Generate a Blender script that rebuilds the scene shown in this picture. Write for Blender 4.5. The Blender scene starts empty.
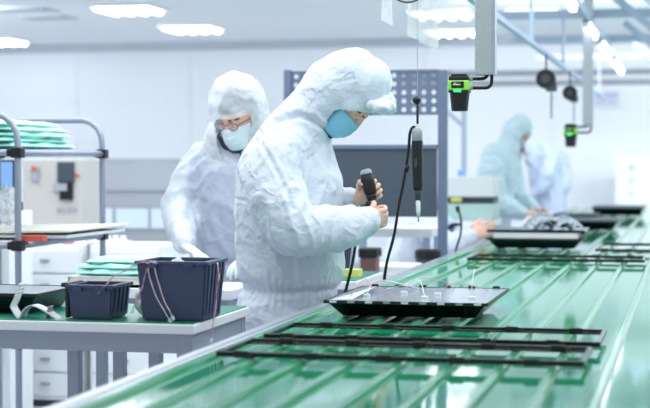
import bpy, bmesh, math, random
from mathutils import Vector, Matrix, noise
V = Vector
PI = math.pi
random.seed(7)
SC = bpy.context.scene
COL = SC.collection

# ------------------------------------------------------------ camera, world, lights, exposure
F_PX, EYE = 1578.0, 1.36
YAW, PITCH = math.atan(365 / F_PX), math.atan(42 / F_PX)
cd = bpy.data.cameras.new('camera')
cam = bpy.data.objects.new('camera', cd)
COL.objects.link(cam)
cam.location = (0, 0, EYE)
cam.rotation_euler = (PI / 2 - PITCH, 0, YAW)
cd.sensor_width = 36
cd.lens = 36 * F_PX / 650
cd.clip_end = 200
cd.dof.use_dof = True
cd.dof.focus_distance = 5.6
cd.dof.aperture_fstop = 3.0
SC.camera = cam

SC.view_settings.view_transform = 'Standard'
SC.view_settings.look = 'None'
SC.view_settings.gamma = 1
SC.view_settings.exposure = 0.2
SC.cycles.use_denoising = True
SC.cycles.max_bounces = 10
SC.cycles.transparent_max_bounces = 16
SC.cycles.sample_clamp_indirect = 6

w = bpy.data.worlds.new('room_light')
SC.world = w
w.use_nodes = True
w.node_tree.nodes['Background'].inputs[0].default_value = (0.92, 0.97, 1.0, 1)
w.node_tree.nodes['Background'].inputs[1].default_value = 0.62


def area(x, y, z, sx, sy, power, rot=(0, 0, 0), col=(0.97, 0.985, 1.0)):
    l = bpy.data.lights.new('ceiling_lamp_and_wash', 'AREA')
    l.shape = 'RECTANGLE'
    l.size, l.size_y, l.energy, l.color = sx, sy, power, col
    o = bpy.data.objects.new('ceiling_lamp_and_wash', l)
    o.location, o.rotation_euler = (x, y, z), rot
    COL.objects.link(o)


area(-0.6, 6.2, 2.88, 5.4, 5.0, 180)
area(-4.6, 9.6, 2.88, 5.0, 6.0, 165)
area(1.4, 14.8, 2.84, 7.0, 0.5, 225, (1.05, 0, 0))  # added wash tilted at the back wall to brighten its right side, no real fitting
area(-8.2, 14.4, 2.84, 3.0, 0.5, 70, (1.05, 0, 0))  # weaker added wash for the left of the back wall, likewise no lamp of the room
area(2.6, 12.2, 2.88, 3.0, 4.0, 160)


# ------------------------------------------------------------ helpers
def at(u, v, Y):
    """the point of the room seen at picture position u,v on the vertical plane Y"""
    Fv = V((-math.sin(YAW) * math.cos(PITCH), math.cos(YAW) * math.cos(PITCH), -math.sin(PITCH)))
    R = V((math.cos(YAW), math.sin(YAW), 0))
    r = Fv + R * ((u - 325) / F_PX) + R.cross(Fv) * ((204 - v) / F_PX)
    return V((0, 0, EYE)) + r * (Y / r.y)


def lin(c):
    return tuple((x / 255 / 12.92) if x / 255 <= 0.04045 else ((x / 255 + 0.055) / 1.055) ** 2.4 for x in c[:3]) + (1,)


def mat(name, rgb, rough=0.5, metal=0.0, alpha=1.0, bump=0.0, bscale=60, vary=0.0, vscale=8, coat=0.0, trans=0.0, emit=0.0, ior=1.5, sss=0.0):
    m = bpy.data.materials.new(name)
    m.use_nodes = True
    nt = m.node_tree
    b = nt.nodes['Principled BSDF']
    b.inputs['Base Color'].default_value = lin(rgb)
    b.inputs['Roughness'].default_value = rough
    b.inputs['Metallic'].default_value = metal
    b.inputs['Alpha'].default_value = alpha
    b.inputs['IOR'].default_value = ior
    b.inputs['Coat Weight'].default_value = coat
    b.inputs['Coat Roughness'].default_value = 0.05
    b.inputs['Transmission Weight'].default_value = trans
    if sss:
        b.inputs['Subsurface Weight'].default_value = sss
        b.inputs['Subsurface Radius'].default_value = (0.02, 0.008, 0.005)
        b.inputs['Subsurface Scale'].default_value = 0.3
    if emit:
        b.inputs['Emission Color'].default_value = lin(rgb)
        b.inputs['Emission Strength'].default_value = emit
    tc = nt.nodes.new('ShaderNodeTexCoord')
    if vary:
        n = nt.nodes.new('ShaderNodeTexNoise')
        n.inputs['Scale'].default_value = vscale
        n.inputs['Detail'].default_value = 4
        nt.links.new(tc.outputs['Object'], n.inputs['Vector'])
        mx = nt.nodes.new('ShaderNodeMix')
        mx.data_type = 'RGBA'
        c = lin(rgb)
        mx.inputs[6].default_value = tuple(x * (1 - vary) for x in c[:3]) + (1,)
        mx.inputs[7].default_value = tuple(min(1, x * (1 + vary)) for x in c[:3]) + (1,)
        nt.links.new(n.outputs['Fac'], mx.inputs[0])
        nt.links.new(mx.outputs[2], b.inputs['Base Color'])
    if bump:
        n2 = nt.nodes.new('ShaderNodeTexNoise')
        n2.inputs['Scale'].default_value = bscale
        n2.inputs['Detail'].default_value = 5
        nt.links.new(tc.outputs['Object'], n2.inputs['Vector'])
        bp = nt.nodes.new('ShaderNodeBump')
        bp.inputs['Strength'].default_value = bump
        bp.inputs['Distance'].default_value = 0.01
        nt.links.new(n2.outputs['Fac'], bp.inputs['Height'])
        nt.links.new(bp.outputs['Normal'], b.inputs['Normal'])
    return m


def cloth(name, rgb, alpha=1.0):
    """thin nonwoven fabric: crisp crumple creases over a soft fibre grain"""
    m = mat(name, rgb, 0.7, alpha=alpha)
    nt = m.node_tree
    N, L = nt.nodes.new, nt.links.new
    b = nt.nodes['Principled BSDF']
    tc = [n for n in nt.nodes if n.type == 'TEX_COORD'][0]
    wn = N('ShaderNodeTexNoise')
    wn.inputs['Scale'].default_value = 7
    wn.inputs['Detail'].default_value = 3
    L(tc.outputs['Object'], wn.inputs['Vector'])
    mp = N('ShaderNodeVectorMath')
    mp.operation = 'MULTIPLY_ADD'
    mp.inputs[1].default_value = (0.3, 0.3, 0.3)
    L(wn.outputs['Color'], mp.inputs[0])
    L(tc.outputs['Object'], mp.inputs[2])
    prev = None
    for sc, st, dist in ((5, 0.65, 0.04), (11, 0.55, 0.018), (28, 0.26, 0.007)):
        v = N('ShaderNodeTexVoronoi')
        v.feature = 'DISTANCE_TO_EDGE'
        v.inputs['Scale'].default_value = sc
        L(mp.outputs[0], v.inputs['Vector'])
        bp = N('ShaderNodeBump')
        bp.inputs['Strength'].default_value = st * 0.8
        bp.invert = True
        bp.inputs['Distance'].default_value = dist
        L(v.outputs['Distance'], bp.inputs['Height'])
        if prev is not None:
            L(prev.outputs['Normal'], bp.inputs['Normal'])
        prev = bp
    L(prev.outputs['Normal'], b.inputs['Normal'])
    return m


M = {}
M['wall'] = mat('painted_wall', (236, 241, 247), 0.6, bump=0.03, bscale=30)
M['ceiling'] = mat('ceiling_paint', (238, 242, 246), 0.7, bump=0.03, bscale=40)
M['cove'] = mat('cove_grey', (182, 192, 204), 0.6)
M['floor'] = mat('floor_vinyl', (222, 228, 234), 0.25, vary=0.05, bump=0.02)
M['alu'] = mat('aluminium', (178, 184, 196), 0.32, 0.75, bump=0.03, bscale=200)
M['steel'] = mat('galvanised_steel', (182, 190, 196), 0.38, 0.7, vary=0.12, vscale=60)
M['lav'] = mat('lavender_grey_metal', (152, 160, 178), 0.35, 0.35, vary=0.04, bump=0.02, bscale=150)
M['bluegrey'] = mat('blue_grey_enamel', (96, 110, 136), 0.45, 0.1)
M['gantry'] = mat('pale_blue_profile', (172, 187, 210), 0.45, 0.1)
M['white'] = mat('white_enamel', (236, 240, 245), 0.4)
M['offwhite'] = mat('off_white_enamel', (222, 227, 230), 0.5)
M['beige'] = mat('machine_beige', (192, 190, 187), 0.5)
M['grey'] = mat('mid_grey', (160, 166, 176), 0.5)
M['dgrey'] = mat('dark_slate', (62, 72, 86), 0.55, vary=0.05)
M['black'] = mat('black_plastic', (16, 18, 22), 0.4)
M['blackgloss'] = mat('black_gloss', (8, 9, 12), 0.15)
M['rubber'] = mat('black_rubber', (12, 13, 15), 0.55)
M['navy'] = mat('navy_plastic', (58, 70, 104), 0.42, bump=0.05, bscale=90)
M['mat_green'] = mat('teal_mat', (18, 122, 104), 0.35, vary=0.08)
M['bed'] = mat('green_bed', (32, 148, 106), 0.06, vary=0.1, vscale=3, ior=2.0)
M['rail'] = mat('green_guide', (70, 160, 118), 0.13, ior=1.7)
M['teal_bag'] = mat('teal_film', (172, 232, 222), 0.22, bump=0.45, bscale=22, sss=0.2)
M['clear_bag'] = mat('clear_film', (236, 241, 246), 0.12, alpha=0.6, bump=0.8, bscale=14)
M['white_bag'] = mat('white_film', (232, 238, 242), 0.25, alpha=0.75, bump=0.8, bscale=16)
M['sensor_green'] = mat('lime_housing', (150, 226, 78), 0.4)
M['led'] = mat('green_led', (40, 255, 120), 0.3, emit=1.5)
M['lamp'] = mat('lamp_tube', (244, 250, 255), 0.3, emit=6)
M['lampcase'] = mat('lamp_reflector', (240, 244, 248), 0.25, 0.3)
M['plate'] = mat('panel_back', (160, 173, 183), 0.2, 0.35)
M['yellow'] = mat('yellow_paper', (222, 222, 120), 0.6)
M['cream'] = mat('cream_sheet', (226, 230, 214), 0.5, bump=0.1, bscale=20)
M['red'] = mat('red_plastic', (214, 92, 72), 0.5)
M['blue'] = mat('screen_blue', (120, 160, 214), 0.3, emit=0.3)
M['brown'] = mat('brown_plastic', (112, 78, 74), 0.5)
M['pinkwire'] = mat('pink_wire', (206, 128, 150), 0.4)
M['whitewire'] = mat('white_wire', (232, 226, 230), 0.4)
M['lilac'] = mat('lilac_ink', (168, 170, 214), 0.6)
M['paper'] = mat('paper', (226, 230, 240), 0.7)
M['teal_machine'] = mat('teal_enamel', (178, 208, 204), 0.45)
M['machine_grey'] = mat('long_machine_grey', (152, 158, 168), 0.5)
M['pane'] = mat('window_blue', (206, 222, 240), 0.2)
# people
M['skin'] = mat('skin', (234, 188, 170), 0.5, sss=0.25, vary=0.05, vscale=30)
M['skin_dark'] = mat('skin_tan', (196, 142, 122), 0.5, sss=0.2, vary=0.05, vscale=30)
M['hair'] = mat('dark_hair', (58, 56, 88), 0.6)
M['brow'] = mat('eyebrow_hair', (88, 66, 60), 0.7)
M['eye'] = mat('eye_white', (226, 224, 222), 0.2)
M['iris'] = mat('iris', (40, 30, 28), 0.2)
M['lips'] = mat('lips', (180, 110, 104), 0.45)
M['suit'] = cloth('nonwoven_white', (214, 222, 236))
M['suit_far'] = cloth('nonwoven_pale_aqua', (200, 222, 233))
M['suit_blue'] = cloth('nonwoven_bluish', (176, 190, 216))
M['suit_sheer'] = cloth('nonwoven_sheer', (230, 236, 246), 0.36)
M['cap_sheer'] = cloth('bouffant_sheer', (232, 237, 244), 0.55)
M['shirt'] = mat('blue_grey_shirt', (116, 134, 188), 0.8)
M['collar'] = mat('navy_collar', (44, 56, 84), 0.8)
M['mask_blue'] = mat('mask_blue', (140, 206, 236), 0.7, bump=0.15, bscale=120)
M['mask_white'] = mat('mask_white', (220, 232, 242), 0.7, bump=0.15, bscale=120)
M['glove'] = mat('white_glove', (226, 232, 238), 0.6, bump=0.15, bscale=60)
M['lens'] = mat('spectacle_lens', (210, 200, 210), 0.05, alpha=0.25)
M['purple'] = mat('spectacle_frame', (70, 50, 70), 0.3)


def mesh_of(bm, name):
    me = bpy.data.meshes.new(name)
    bm.normal_update()
    bm.to_mesh(me)
    bm.free()
    return me


def put(name, me, mats, parent=None, smooth=False, loc=None):
    o = bpy.data.objects.new(name, me)
    COL.objects.link(o)
    for m in (mats if isinstance(mats, (list, tuple)) else [mats]):
        me.materials.append(m)
    if smooth:
        for p in me.polygons:
            p.use_smooth = True
    if parent is not None:
        o.parent = parent
    if loc is not None:
        o.location = loc
    return o


class MB:
    """collects shapes, links them as ONE mesh object"""

    def __init__(s):
        s.bm = bmesh.new()

    def box(s, c, d, rot=None, mi=0):
        r = bmesh.ops.create_cube(s.bm, size=1)
        mtx = Matrix.Translation(V(c)) @ (rot.to_4x4() if rot is not None else Matrix()) @ Matrix.Diagonal((d[0], d[1], d[2], 1))
        bmesh.ops.transform(s.bm, matrix=mtx, verts=r['verts'])
        if mi:
            for f in {f for v in r['verts'] for f in v.link_faces}:
                f.material_index = mi
        return s

    def span(s, a, b, mi=0):
        a, b = V(a), V(b)
        return s.box((a + b) / 2, [abs(x) for x in (b - a)], mi=mi)

    def bar(s, a, b, wd, ht, up=(0, 0, 1), mi=0):
        a, b = V(a), V(b)
        y = (b - a).normalized()
        x = y.cross(V(up)).normalized()
        z = x.cross(y)
        return s.box((a + b) / 2, (wd, (b - a).length, ht), Matrix((x, y, z)).transposed(), mi)

    def tube(s, pts, r, seg=10, mi=0, close=False):
        limb(s.bm, [V(p) for p in pts], r if isinstance(r, (list, tuple)) else [r] * len(pts), seg=seg, sub=1, round_ends=False, mi=mi)
        return s

    def cone(s, a, b, r1, r2, seg=16, mi=0):
        return s.tube([a, b], [r1, r2], seg, mi)

    def ball(s, c, r, seg=16, rot=None, mi=0):
        d = r if isinstance(r, (list, tuple)) else (r, r, r)
        q = bmesh.ops.create_uvsphere(s.bm, u_segments=seg, v_segments=max(6, seg // 2 + 2), radius=1)
        mtx = Matrix.Translation(V(c)) @ (rot.to_4x4() if rot is not None else Matrix()) @ Matrix.Diagonal((d[0], d[1], d[2], 1))
        bmesh.ops.transform(s.bm, matrix=mtx, verts=q['verts'])
        if mi:
            for f in {f for v in q['verts'] for f in v.link_faces}:
                f.material_index = mi
        return s

    def quad(s, pts, mi=0):
        f = s.bm.faces.new([s.bm.verts.new(V(p)) for p in pts])
        f.material_index = mi
        return s

    def build(s, name, m, parent=None, smooth=False, bevel=0.0, world=False, solid=0.0):
        if world and parent is not None:
            off = V((0, 0, 0))
            q = parent
            while q is not None:
                off += q.location
                q = q.parent
            bmesh.ops.translate(s.bm, vec=-off, verts=s.bm.verts)
        elif world:
            pass
        o = put(name, mesh_of(s.bm, name), m, parent, smooth)
        if solid:
            md = o.modifiers.new('solid', 'SOLIDIFY')
            md.thickness = solid
        if bevel:
            md = o.modifiers.new('bevel', 'BEVEL')
            md.width = bevel
            md.segments = 2
            md.limit_method = 'ANGLE'
            md.angle_limit = 0.7
        return o


def catmull(P, sub):
    if len(P) < 3 or sub <= 1:
        return list(P)
    out = []
    for i in range(len(P) - 1):
        p0 = P[i - 1] if i else P[0] * 2 - P[1]
        p1, p2 = P[i], P[i + 1]
        p3 = P[i + 2] if i + 2 < len(P) else P[-1] * 2 - P[-2]
        for k in range(sub):
            t = k / sub
            out.append(0.5 * (2 * p1 + (p2 - p0) * t + (2 * p0 - 5 * p1 + 4 * p2 - p3) * t * t + (3 * p1 - p0 - 3 * p2 + p3) * t ** 3))
    out.append(P[-1])
    return out


def limb(bm, pts, radii, seg=16, sub=5, ref=None, round_ends=True, mi=0):
    """closed swept tube; radii are numbers or (depth, width) with the width along ref"""
    R = [V((r, r, 0)) if not isinstance(r, (tuple, list)) else V((r[0], r[1], 0)) for r in radii]
    P = catmull([V(p) for p in pts], sub)
    R = catmull(R, sub) if len(P) > len(R) else R
    n = len(P)
    T = []
    for i in range(n):
        t = P[min(n - 1, i + 1)] - P[max(0, i - 1)]
        T.append(t.normalized() if t.length > 1e-9 else V((0, 0, 1)))
    if round_ends:
        a0, a1 = max(R[0].x, 1e-4), max(R[-1].x, 1e-4)
        pre = [(P[0] - T[0] * a0 * math.sin(q), R[0] * math.cos(q), T[0]) for q in (1.45, 1.1, 0.75, 0.4)]
        post = [(P[-1] + T[-1] * a1 * math.sin(q), R[-1] * math.cos(q), T[-1]) for q in (0.4, 0.75, 1.1, 1.45)]
        P = [p[0] for p in pre] + P + [p[0] for p in post]
        R = [p[1] for p in pre] + R + [p[1] for p in post]
        T = [p[2] for p in pre] + T + [p[2] for p in post]
    u = V(ref) if ref is not None else (V((0, 0, 1)) if abs(T[0].z) < 0.9 else V((1, 0, 0)))
    rings = []
    for p, r, t in zip(P, R, T):
        if ref is not None:
            u = V(ref)
        wv = u - t * u.dot(t)
        if wv.length < 1e-6:
            wv = t.orthogonal()
        wv.normalize()
        u = wv
        nv = t.cross(wv)
        rings.append([bm.verts.new(p + wv * (r.y * math.cos(2 * PI * k / seg)) + nv * (r.x * math.sin(2 * PI * k / seg))) for k in range(seg)])
    fs = []
    for a, b in zip(rings, rings[1:]):
        for k in range(seg):
            fs.append(bm.faces.new((a[k], a[(k + 1) % seg], b[(k + 1) % seg], b[k])))
    fs.append(bm.faces.new(list(reversed(rings[0]))))
    fs.append(bm.faces.new(rings[-1]))
    if mi:
        for f in fs:
            f.material_index = mi
    return rings


def thing(name, label, cat, loc=(0, 0, 0), rz=0, group=None):
    o = bpy.data.objects.new(name, None)
    o.empty_display_size = 0.1
    o.location = loc
    o.rotation_euler.z = rz
    COL.objects.link(o)
    return tag(o, label, cat, group)


def tag(o, label, cat, group=None):
    o['label'] = label
    o['category'] = cat
    if group:
        o['group'] = group
    return o


def struct(o):
    o['kind'] = 'structure'
    return o


def copy_tree(o, parent=None):
    c = o.copy()
    COL.objects.link(c)
    if parent is not None:
        c.parent = parent
    for ch in [x for x in COL.objects if x.parent == o]:
        copy_tree(ch, c)
    return c


def dup(o, loc, label=None, group=None, rz=None):
    c = copy_tree(o)
    c.location = loc
    if rz is not None:
        c.rotation_euler.z = rz
    if label:
        c['label'] = label
    if group:
        c['group'] = group
    return c


def remesh(bm, voxel, smooth=3):
    me = mesh_of(bm, 'tmp')
    o = bpy.data.objects.new('tmp', me)
    COL.objects.link(o)
    md = o.modifiers.new('r', 'REMESH')
    md.mode = 'VOXEL'
    md.voxel_size = voxel
    if smooth:
        ms = o.modifiers.new('s', 'SMOOTH')
        ms.iterations = smooth
        ms.factor = 0.5
    dg = bpy.context.evaluated_depsgraph_get()
    dg.update()
    res = bpy.data.meshes.new_from_object(o.evaluated_get(dg))
    bpy.data.objects.remove(o)
    bpy.data.meshes.remove(me)
    b2 = bmesh.new()
    b2.from_mesh(res)
    bpy.data.meshes.remove(res)
    b2.normal_update()
    return b2


# ------------------------------------------------------------ the room
struct(MB().span((-10, -1, -0.1), (6, 19.6, 0)).build('floor', M['floor']))
struct(MB().span((-10, -1, 2.9), (6, 19.6, 3.0)).build('ceiling', M['ceiling']))
bw = MB()
bw.span((-10, 19.5, 0), (6, 19.7, 2.9))
struct(bw.build('wall_back', M['wall']))
struct(MB().span((-10.2, -1, 0), (-10, 19.7, 2.9)).build('wall_left', M['wall']))
struct(MB().span((6, -1, 0), (6.2, 19.7, 2.9)).build('wall_right', M['wall']))
struct(MB().span((-10, 19.38, 2.8), (6, 19.5, 2.9)).build('trim_1', M['cove']))
t = MB()
for x in (-9.4, -7.85, -6.3, -4.75, -3.2, -1.65, -0.1, 1.4):
    t.span((x - 0.012, 19.485, 0.1), (x + 0.012, 19.5, 2.8))
t.span((-10, 19.485, 2.13), (6, 19.5, 2.16))
struct(t.build('trim_2', M['wall']))
struct(MB().span((-10, 19.47, 0), (6, 19.5, 0.1)).build('baseboard_back', M['cove']))

# ------------------------------------------------------------ ceiling fittings
def troffer(label):
    r = thing('ceiling_light', label, 'ceiling light', (0, 0, 2.9), 0, None)
    f = MB()
    for s in (-1, 1):
        f.box((s * 0.315, 0, -0.015), (0.02, 0.64, 0.03)).box((0, s * 0.315, -0.015), (0.62, 0.02, 0.03))
    f.box((0, 0, -0.003), (0.62, 0.62, 0.006))
    f.build('frame', M['lampcase'], r)
    lv = MB()
    for k in range(5):
        lv.box((-0.3 + 0.15 * k, 0, -0.017), (0.006, 0.6, 0.026))
    lv.build('louvre', M['lampcase'], r)
    for k in range(4):
        MB().tube([(-0.225 + 0.15 * k, -0.29, -0.026), (-0.225 + 0.15 * k, 0.29, -0.026)], 0.036, 10).build('lamp_tube', M['lamp'], r, True)
    return r


tr = troffer('square ceiling light at upper left, the largest and nearest of the left-hand ceiling lights')
tr.location = (-5.45, 14.9, 2.9)
dup(tr, (-5.53, 17.2, 2.9), 'square ceiling light above the worker in glasses, small one near the wall')
dup(tr, (-8.5, 18.5, 2.9), 'square ceiling light at the left picture edge, above the pipe rack')
dup(tr, (-2.5, 16.1, 2.9), 'square ceiling light partly behind the hanging clear bags, the upper one beside the steel column')
dup(tr, (-2.72, 18.4, 2.9), 'square ceiling light low beside the steel column, near the back wall')


def vent(label, x, y, wx, wy):
    r = thing('ceiling_vent', label, 'vent', (x, y, 2.9))
    f = MB()
    for s in (-1, 1):
        f.box((s * wx / 2, 0, -0.012), (0.03, wy, 0.024)).box((0, s * wy / 2, -0.012), (wx, 0.03, 0.024))
    f.build('frame', M['offwhite'], r)
    g = MB()
    for k in range(9):
        g.box((-wx / 2 + wx * (k + 0.5) / 9, 0, -0.01), (0.012, wy, 0.016), Matrix.Rotation(0.5, 3, 'Y'))
    g.build('slats', M['grey'], r)
    MB().box((0, 0, -0.002), (wx, wy, 0.004)).build('duct_opening', M['dgrey'], r)
    return r


vent('slatted ceiling air vent beyond the overhead rail, right of the steel column', -1.57, 16.2, 0.5, 0.5)
vent('slatted ceiling air vent at the top picture edge, nearer the camera', -1.5, 14.2, 0.7, 0.4)
for lab, u, v, wx in (('flush pale ceiling panel at the top left corner', 20, 4, 0.7), ('flush pale ceiling panel near the left-hand light', 48, 13, 0.5)):
    p = at(u, v, 14.9 if v < 10 else 15.7)
    r = thing('access_panel', lab, 'ceiling panel', (p.x, p.y, 2.9))
    MB().box((0, 0, -0.006), (wx, 0.45, 0.012)).build('plate', M['cove'], r)
    MB().tube([(wx * 0.4, 0, -0.012), (wx * 0.4, 0, -0.02)], 0.012).build('latch', M['grey'], r)

# ------------------------------------------------------------ conveyor
CX0, CX1, CY0, CY1, CZ = -1.265, 0.62, 1.2, 17.4, 0.852
cv = thing('conveyor_table', 'long glossy green assembly conveyor with guide rails and aluminium side', 'conveyor', (-0.3, 9.3, 0))
b = MB().span((CX0 + 0.05, CY0, CZ - 0.03), (CX1 - 0.05, CY1, CZ))
b.build('bed', M['bed'], cv, world=True)
for s, x0 in ((0, CX0), (1, CX1 - 0.055)):
    e = MB()
    e.span((x0, CY0, CZ - 0.12), (x0 + 0.055, CY1, CZ + 0.012))
    e.span((x0 + 0.012 if s == 0 else x0 + 0.018, CY0, CZ + 0.01), (x0 + 0.037 if s == 0 else x0 + 0.043, CY1, CZ + 0.018))
    e.build('side_profile', M['alu'], cv, world=True, bevel=0.004)


def ridge(x):
    b = MB()
    prof = [(-0.014, 0), (-0.011, 0.009), (-0.006, 0.014), (0.006, 0.014), (0.011, 0.009), (0.014, 0)]
    for i in range(len(prof) - 1):
        (xa, za), (xb, zb) = prof[i], prof[i + 1]
        b.quad([(x + xb, CY0, CZ + zb), (x + xa, CY0, CZ + za), (x + xa, CY1, CZ + za), (x + xb, CY1, CZ + zb)])
    b.quad([(x + px, CY0, CZ + pz) for px, pz in prof])
    b.quad([(x + px, CY1, CZ + pz) for px, pz in reversed(prof)])
    return b


for k in range(-5, 8):
    ridge(-0.318 - 0.1265 * k).build('guide_rail', M['rail'], cv, world=True)
for y in (2.0, 5.0, 8.0, 11.0, 14.0, 17.0):
    for x in (CX0 + 0.08, CX1 - 0.08):
        MB().span((x - 0.03, y - 0.03, 0), (x + 0.03, y + 0.03, CZ - 0.03)).build('leg', M['lav'], cv, world=True)

# bezel frames on the rails
ZR = CZ + 0.016
def bezel(label, x0, x1, y0, y1, z=ZR, group=None, rz=0):
    cx, cy = (x0 + x1) / 2, (y0 + y1) / 2
    r = thing('bezel_frame', label, 'bezel frame', (cx, cy, z), rz)
    w_, d_ = (x1 - x0) / 2, (y1 - y0) / 2
    f = MB()
    for s in (-1, 1):
        f.box((0, s * d_, 0.007), (2 * w_ + 0.012, 0.012, 0.014))
        f.box((s * w_, 0, 0.007), (0.012, 2 * d_, 0.014))
        f.box((0, s * (d_ - 0.014), 0.003), (2 * w_, 0.014, 0.006))
    f.build('frame', M['blackgloss'], r, bevel=0.002)
    n = 5
    for s in (-1, 1):
        for k in range(n):
            x = -w_ + 2 * w_ * (k + 0.45) / n + 0.02 * s
            c = MB()
            c.box((x, s * d_ - 0.009, 0.008), (0.036, 0.01, 0.018)).box((x + 0.026, s * d_ - 0.009, 0.005), (0.012, 0.008, 0.01))
            c.build('clip', M['black'], r)
    return r


bezel('thin black screen bezel lying nearest the camera across the green rails', -1.16, -0.25, 3.82, 4.12)
bezel('thin black screen bezel lying between the nearest bezel and the first panel', -1.15, -0.235, 4.24, 4.56)
bezel('thin black bezel across the green rails just before the far panel', -1.08, -0.22, 7.85, 8.2)
bezel('thin black bezel at the right picture edge beside the far panel', -0.5, 0.18, 8.8, 9.45)


def panel(label, x0, x1, y0, y1, z, h=0.05, top='plate', name='display_panel'):
    """screen chassis lying face down: thin flange and top plate, tapered black tray below"""
    cx, cy = (x0 + x1) / 2, (y0 + y1) / 2
    r = thing(name, label, 'display panel', (cx, cy, z))
    w_, d_ = (x1 - x0) / 2, (y1 - y0) / 2
    b = MB()
    lo = [(-w_ * 0.82, -d_ * 0.8), (w_ * 0.82, -d_ * 0.8), (w_ * 0.82, d_ * 0.8), (-w_ * 0.82, d_ * 0.8)]
    hi = [(-w_ * 0.97, -d_ * 0.97), (w_ * 0.97, -d_ * 0.97), (w_ * 0.97, d_ * 0.97), (-w_ * 0.97, d_ * 0.97)]
    for i in range(4):
        j = (i + 1) % 4
        b.quad([(*lo[i], 0), (*lo[j], 0), (*hi[j], h), (*hi[i], h)])
    b.quad([(*p, 0) for p in reversed(lo)])
    b.quad([(*p, h) for p in hi])
    b.build('tray', M['blackgloss'], r)
    f = MB()
    for s in (-1, 1):
        f.box((0, s * d_, h + 0.003), (2 * w_ + 0.006, 0.006, 0.01)).box((s * w_, 0, h + 0.003), (0.006, 2 * d_, 0.01))
    f.build('flange', M['black'], r)
    MB().box((0, 0, h + 0.002), (2 * w_ - 0.006, 2 * d_ - 0.006, 0.009)).build('back_plate', M[top], r)
    return r, w_, d_, h


r, w_, d_, h = panel('dark display panel lying face down on the rails in front of the hooded worker', -1.13, -0.612, 4.88, 5.48, ZR, 0.045)
for k in range(9):
    x = -w_ + 2 * w_ * (k + 0.5) / 9
    MB().box((x, -d_ - 0.007, h + 0.004), (0.022, 0.004, 0.006)).build('edge_clip', M['white'] if k % 2 == 0 else M['grey'], r)
for k in range(6):
    x = -w_ + 2 * w_ * (k + 0.5) / 6
    MB().box((x, d_ + 0.004, h + 0.01), (0.025, 0.006, 0.008)).build('edge_clip', M['black'], r)
for cx_, cy_ in ((-0.16, -0.12), (-0.06, 0.02), (0.04, -0.16), (0.06, -0.02), (0.19, -0.14)):
    MB().box((cx_, cy_, h + 0.01), (0.022, 0.014, 0.01)).build('connector', M['white'], r, bevel=0.002)
for i, pts in enumerate([
    [(-0.16, -0.12, .012), (-0.15, -0.05, .05), (-0.12, 0.06, .045), (-0.04, 0.2, .01)],
    [(-0.06, 0.02, .015), (-0.03, 0.1, .05), (0.05, 0.16, .04), (0.08, 0.22, .006)],
    [(0.04, -0.16, .015), (0.0, -0.05, .06), (-0.08, 0.05, .03), (-0.15, 0.16, .008)],
    [(0.06, -0.02, .015), (0.1, 0.05, .04), (0.16, 0.1, .03), (0.2, 0.2, .006)],
    [(0.19, -0.14, .015), (0.188, -0.12, .06), (0.192, -0.09, .1)],
    [(-0.2, -0.2, .01), (-0.17, -0.1, .06), (-0.13, -0.12, .03), (-0.02, -0.2, .008)]]):
    MB().tube(catmull([V((p[0], p[1], p[2] + h)) for p in pts], 5), 0.0013, 6).build('wire', M['pinkwire'] if i % 2 else M['whitewire'], r, True)
fl = MB()
fl.quad([(-w_ + 0.02, -d_ + 0.02, h + 0.008), (-0.18, -d_ + 0.05, h + 0.008), (-0.155, 0.02, h + 0.03), (-0.2, 0.16, h + 0.012)])
fl.build('film_flap', M['white_bag'], r, solid=0.001)

# far panels
r, w_, d_, h = panel('dark display panel being handled by the far worker, with silver film on it', -1.13, -0.59, 8.98, 9.5, ZR, 0.05, 'black')
MB().box((0, -0.05, h + 0.02), (2 * w_ - 0.06, 1.1 * d_, 0.03)).build('cover_plate', M['offwhite'], r)
MB().box((0, 0.02, h + 0.045), (2 * w_ + 0.02, 1.5 * d_, 0.016)).build('dark_sheet', M['blackgloss'], r)
fm = MB()
for (x, y, a, s) in ((0.04, -0.05, 0.5, 1.0), (0.12, 0.0, -0.4, 0.9), (0.18, -0.1, 0.2, 0.8), (0.0, 0.08, 0.9, 0.7)):
    g = []
    for i in range(9):
        t_ = i / 8 - 0.5
        g.append((V((x + t_ * 0.22 * s * math.cos(a), y + t_ * 0.22 * s * math.sin(a), h + 0.06 + 0.07 * s * math.cos(t_ * PI)))))
    dv = V((-math.sin(a), math.cos(a), 0.3)) * 0.05
    for p, q in zip(g, g[1:]):
        fm.quad([p - dv, q - dv, q + dv, p + dv])
fm.build('silver_film', M['plate'], r, True, solid=0.001)
panel('dark display panel in the middle of the row of distant panels on the green conveyor', -1.0, -0.5, 11.5, 12.3, ZR, 0.06, 'dgrey')
panel('smallest, farthest dark display panel on the green conveyor near the white drawers', -0.88, -0.4, 14.6, 15.5, ZR, 0.07, 'dgrey')
panel('dark distant panel at the left side of the conveyor beyond the far worker hands', -1.1, -0.75, 13.1, 13.7, ZR, 0.05, 'dgrey')

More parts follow.
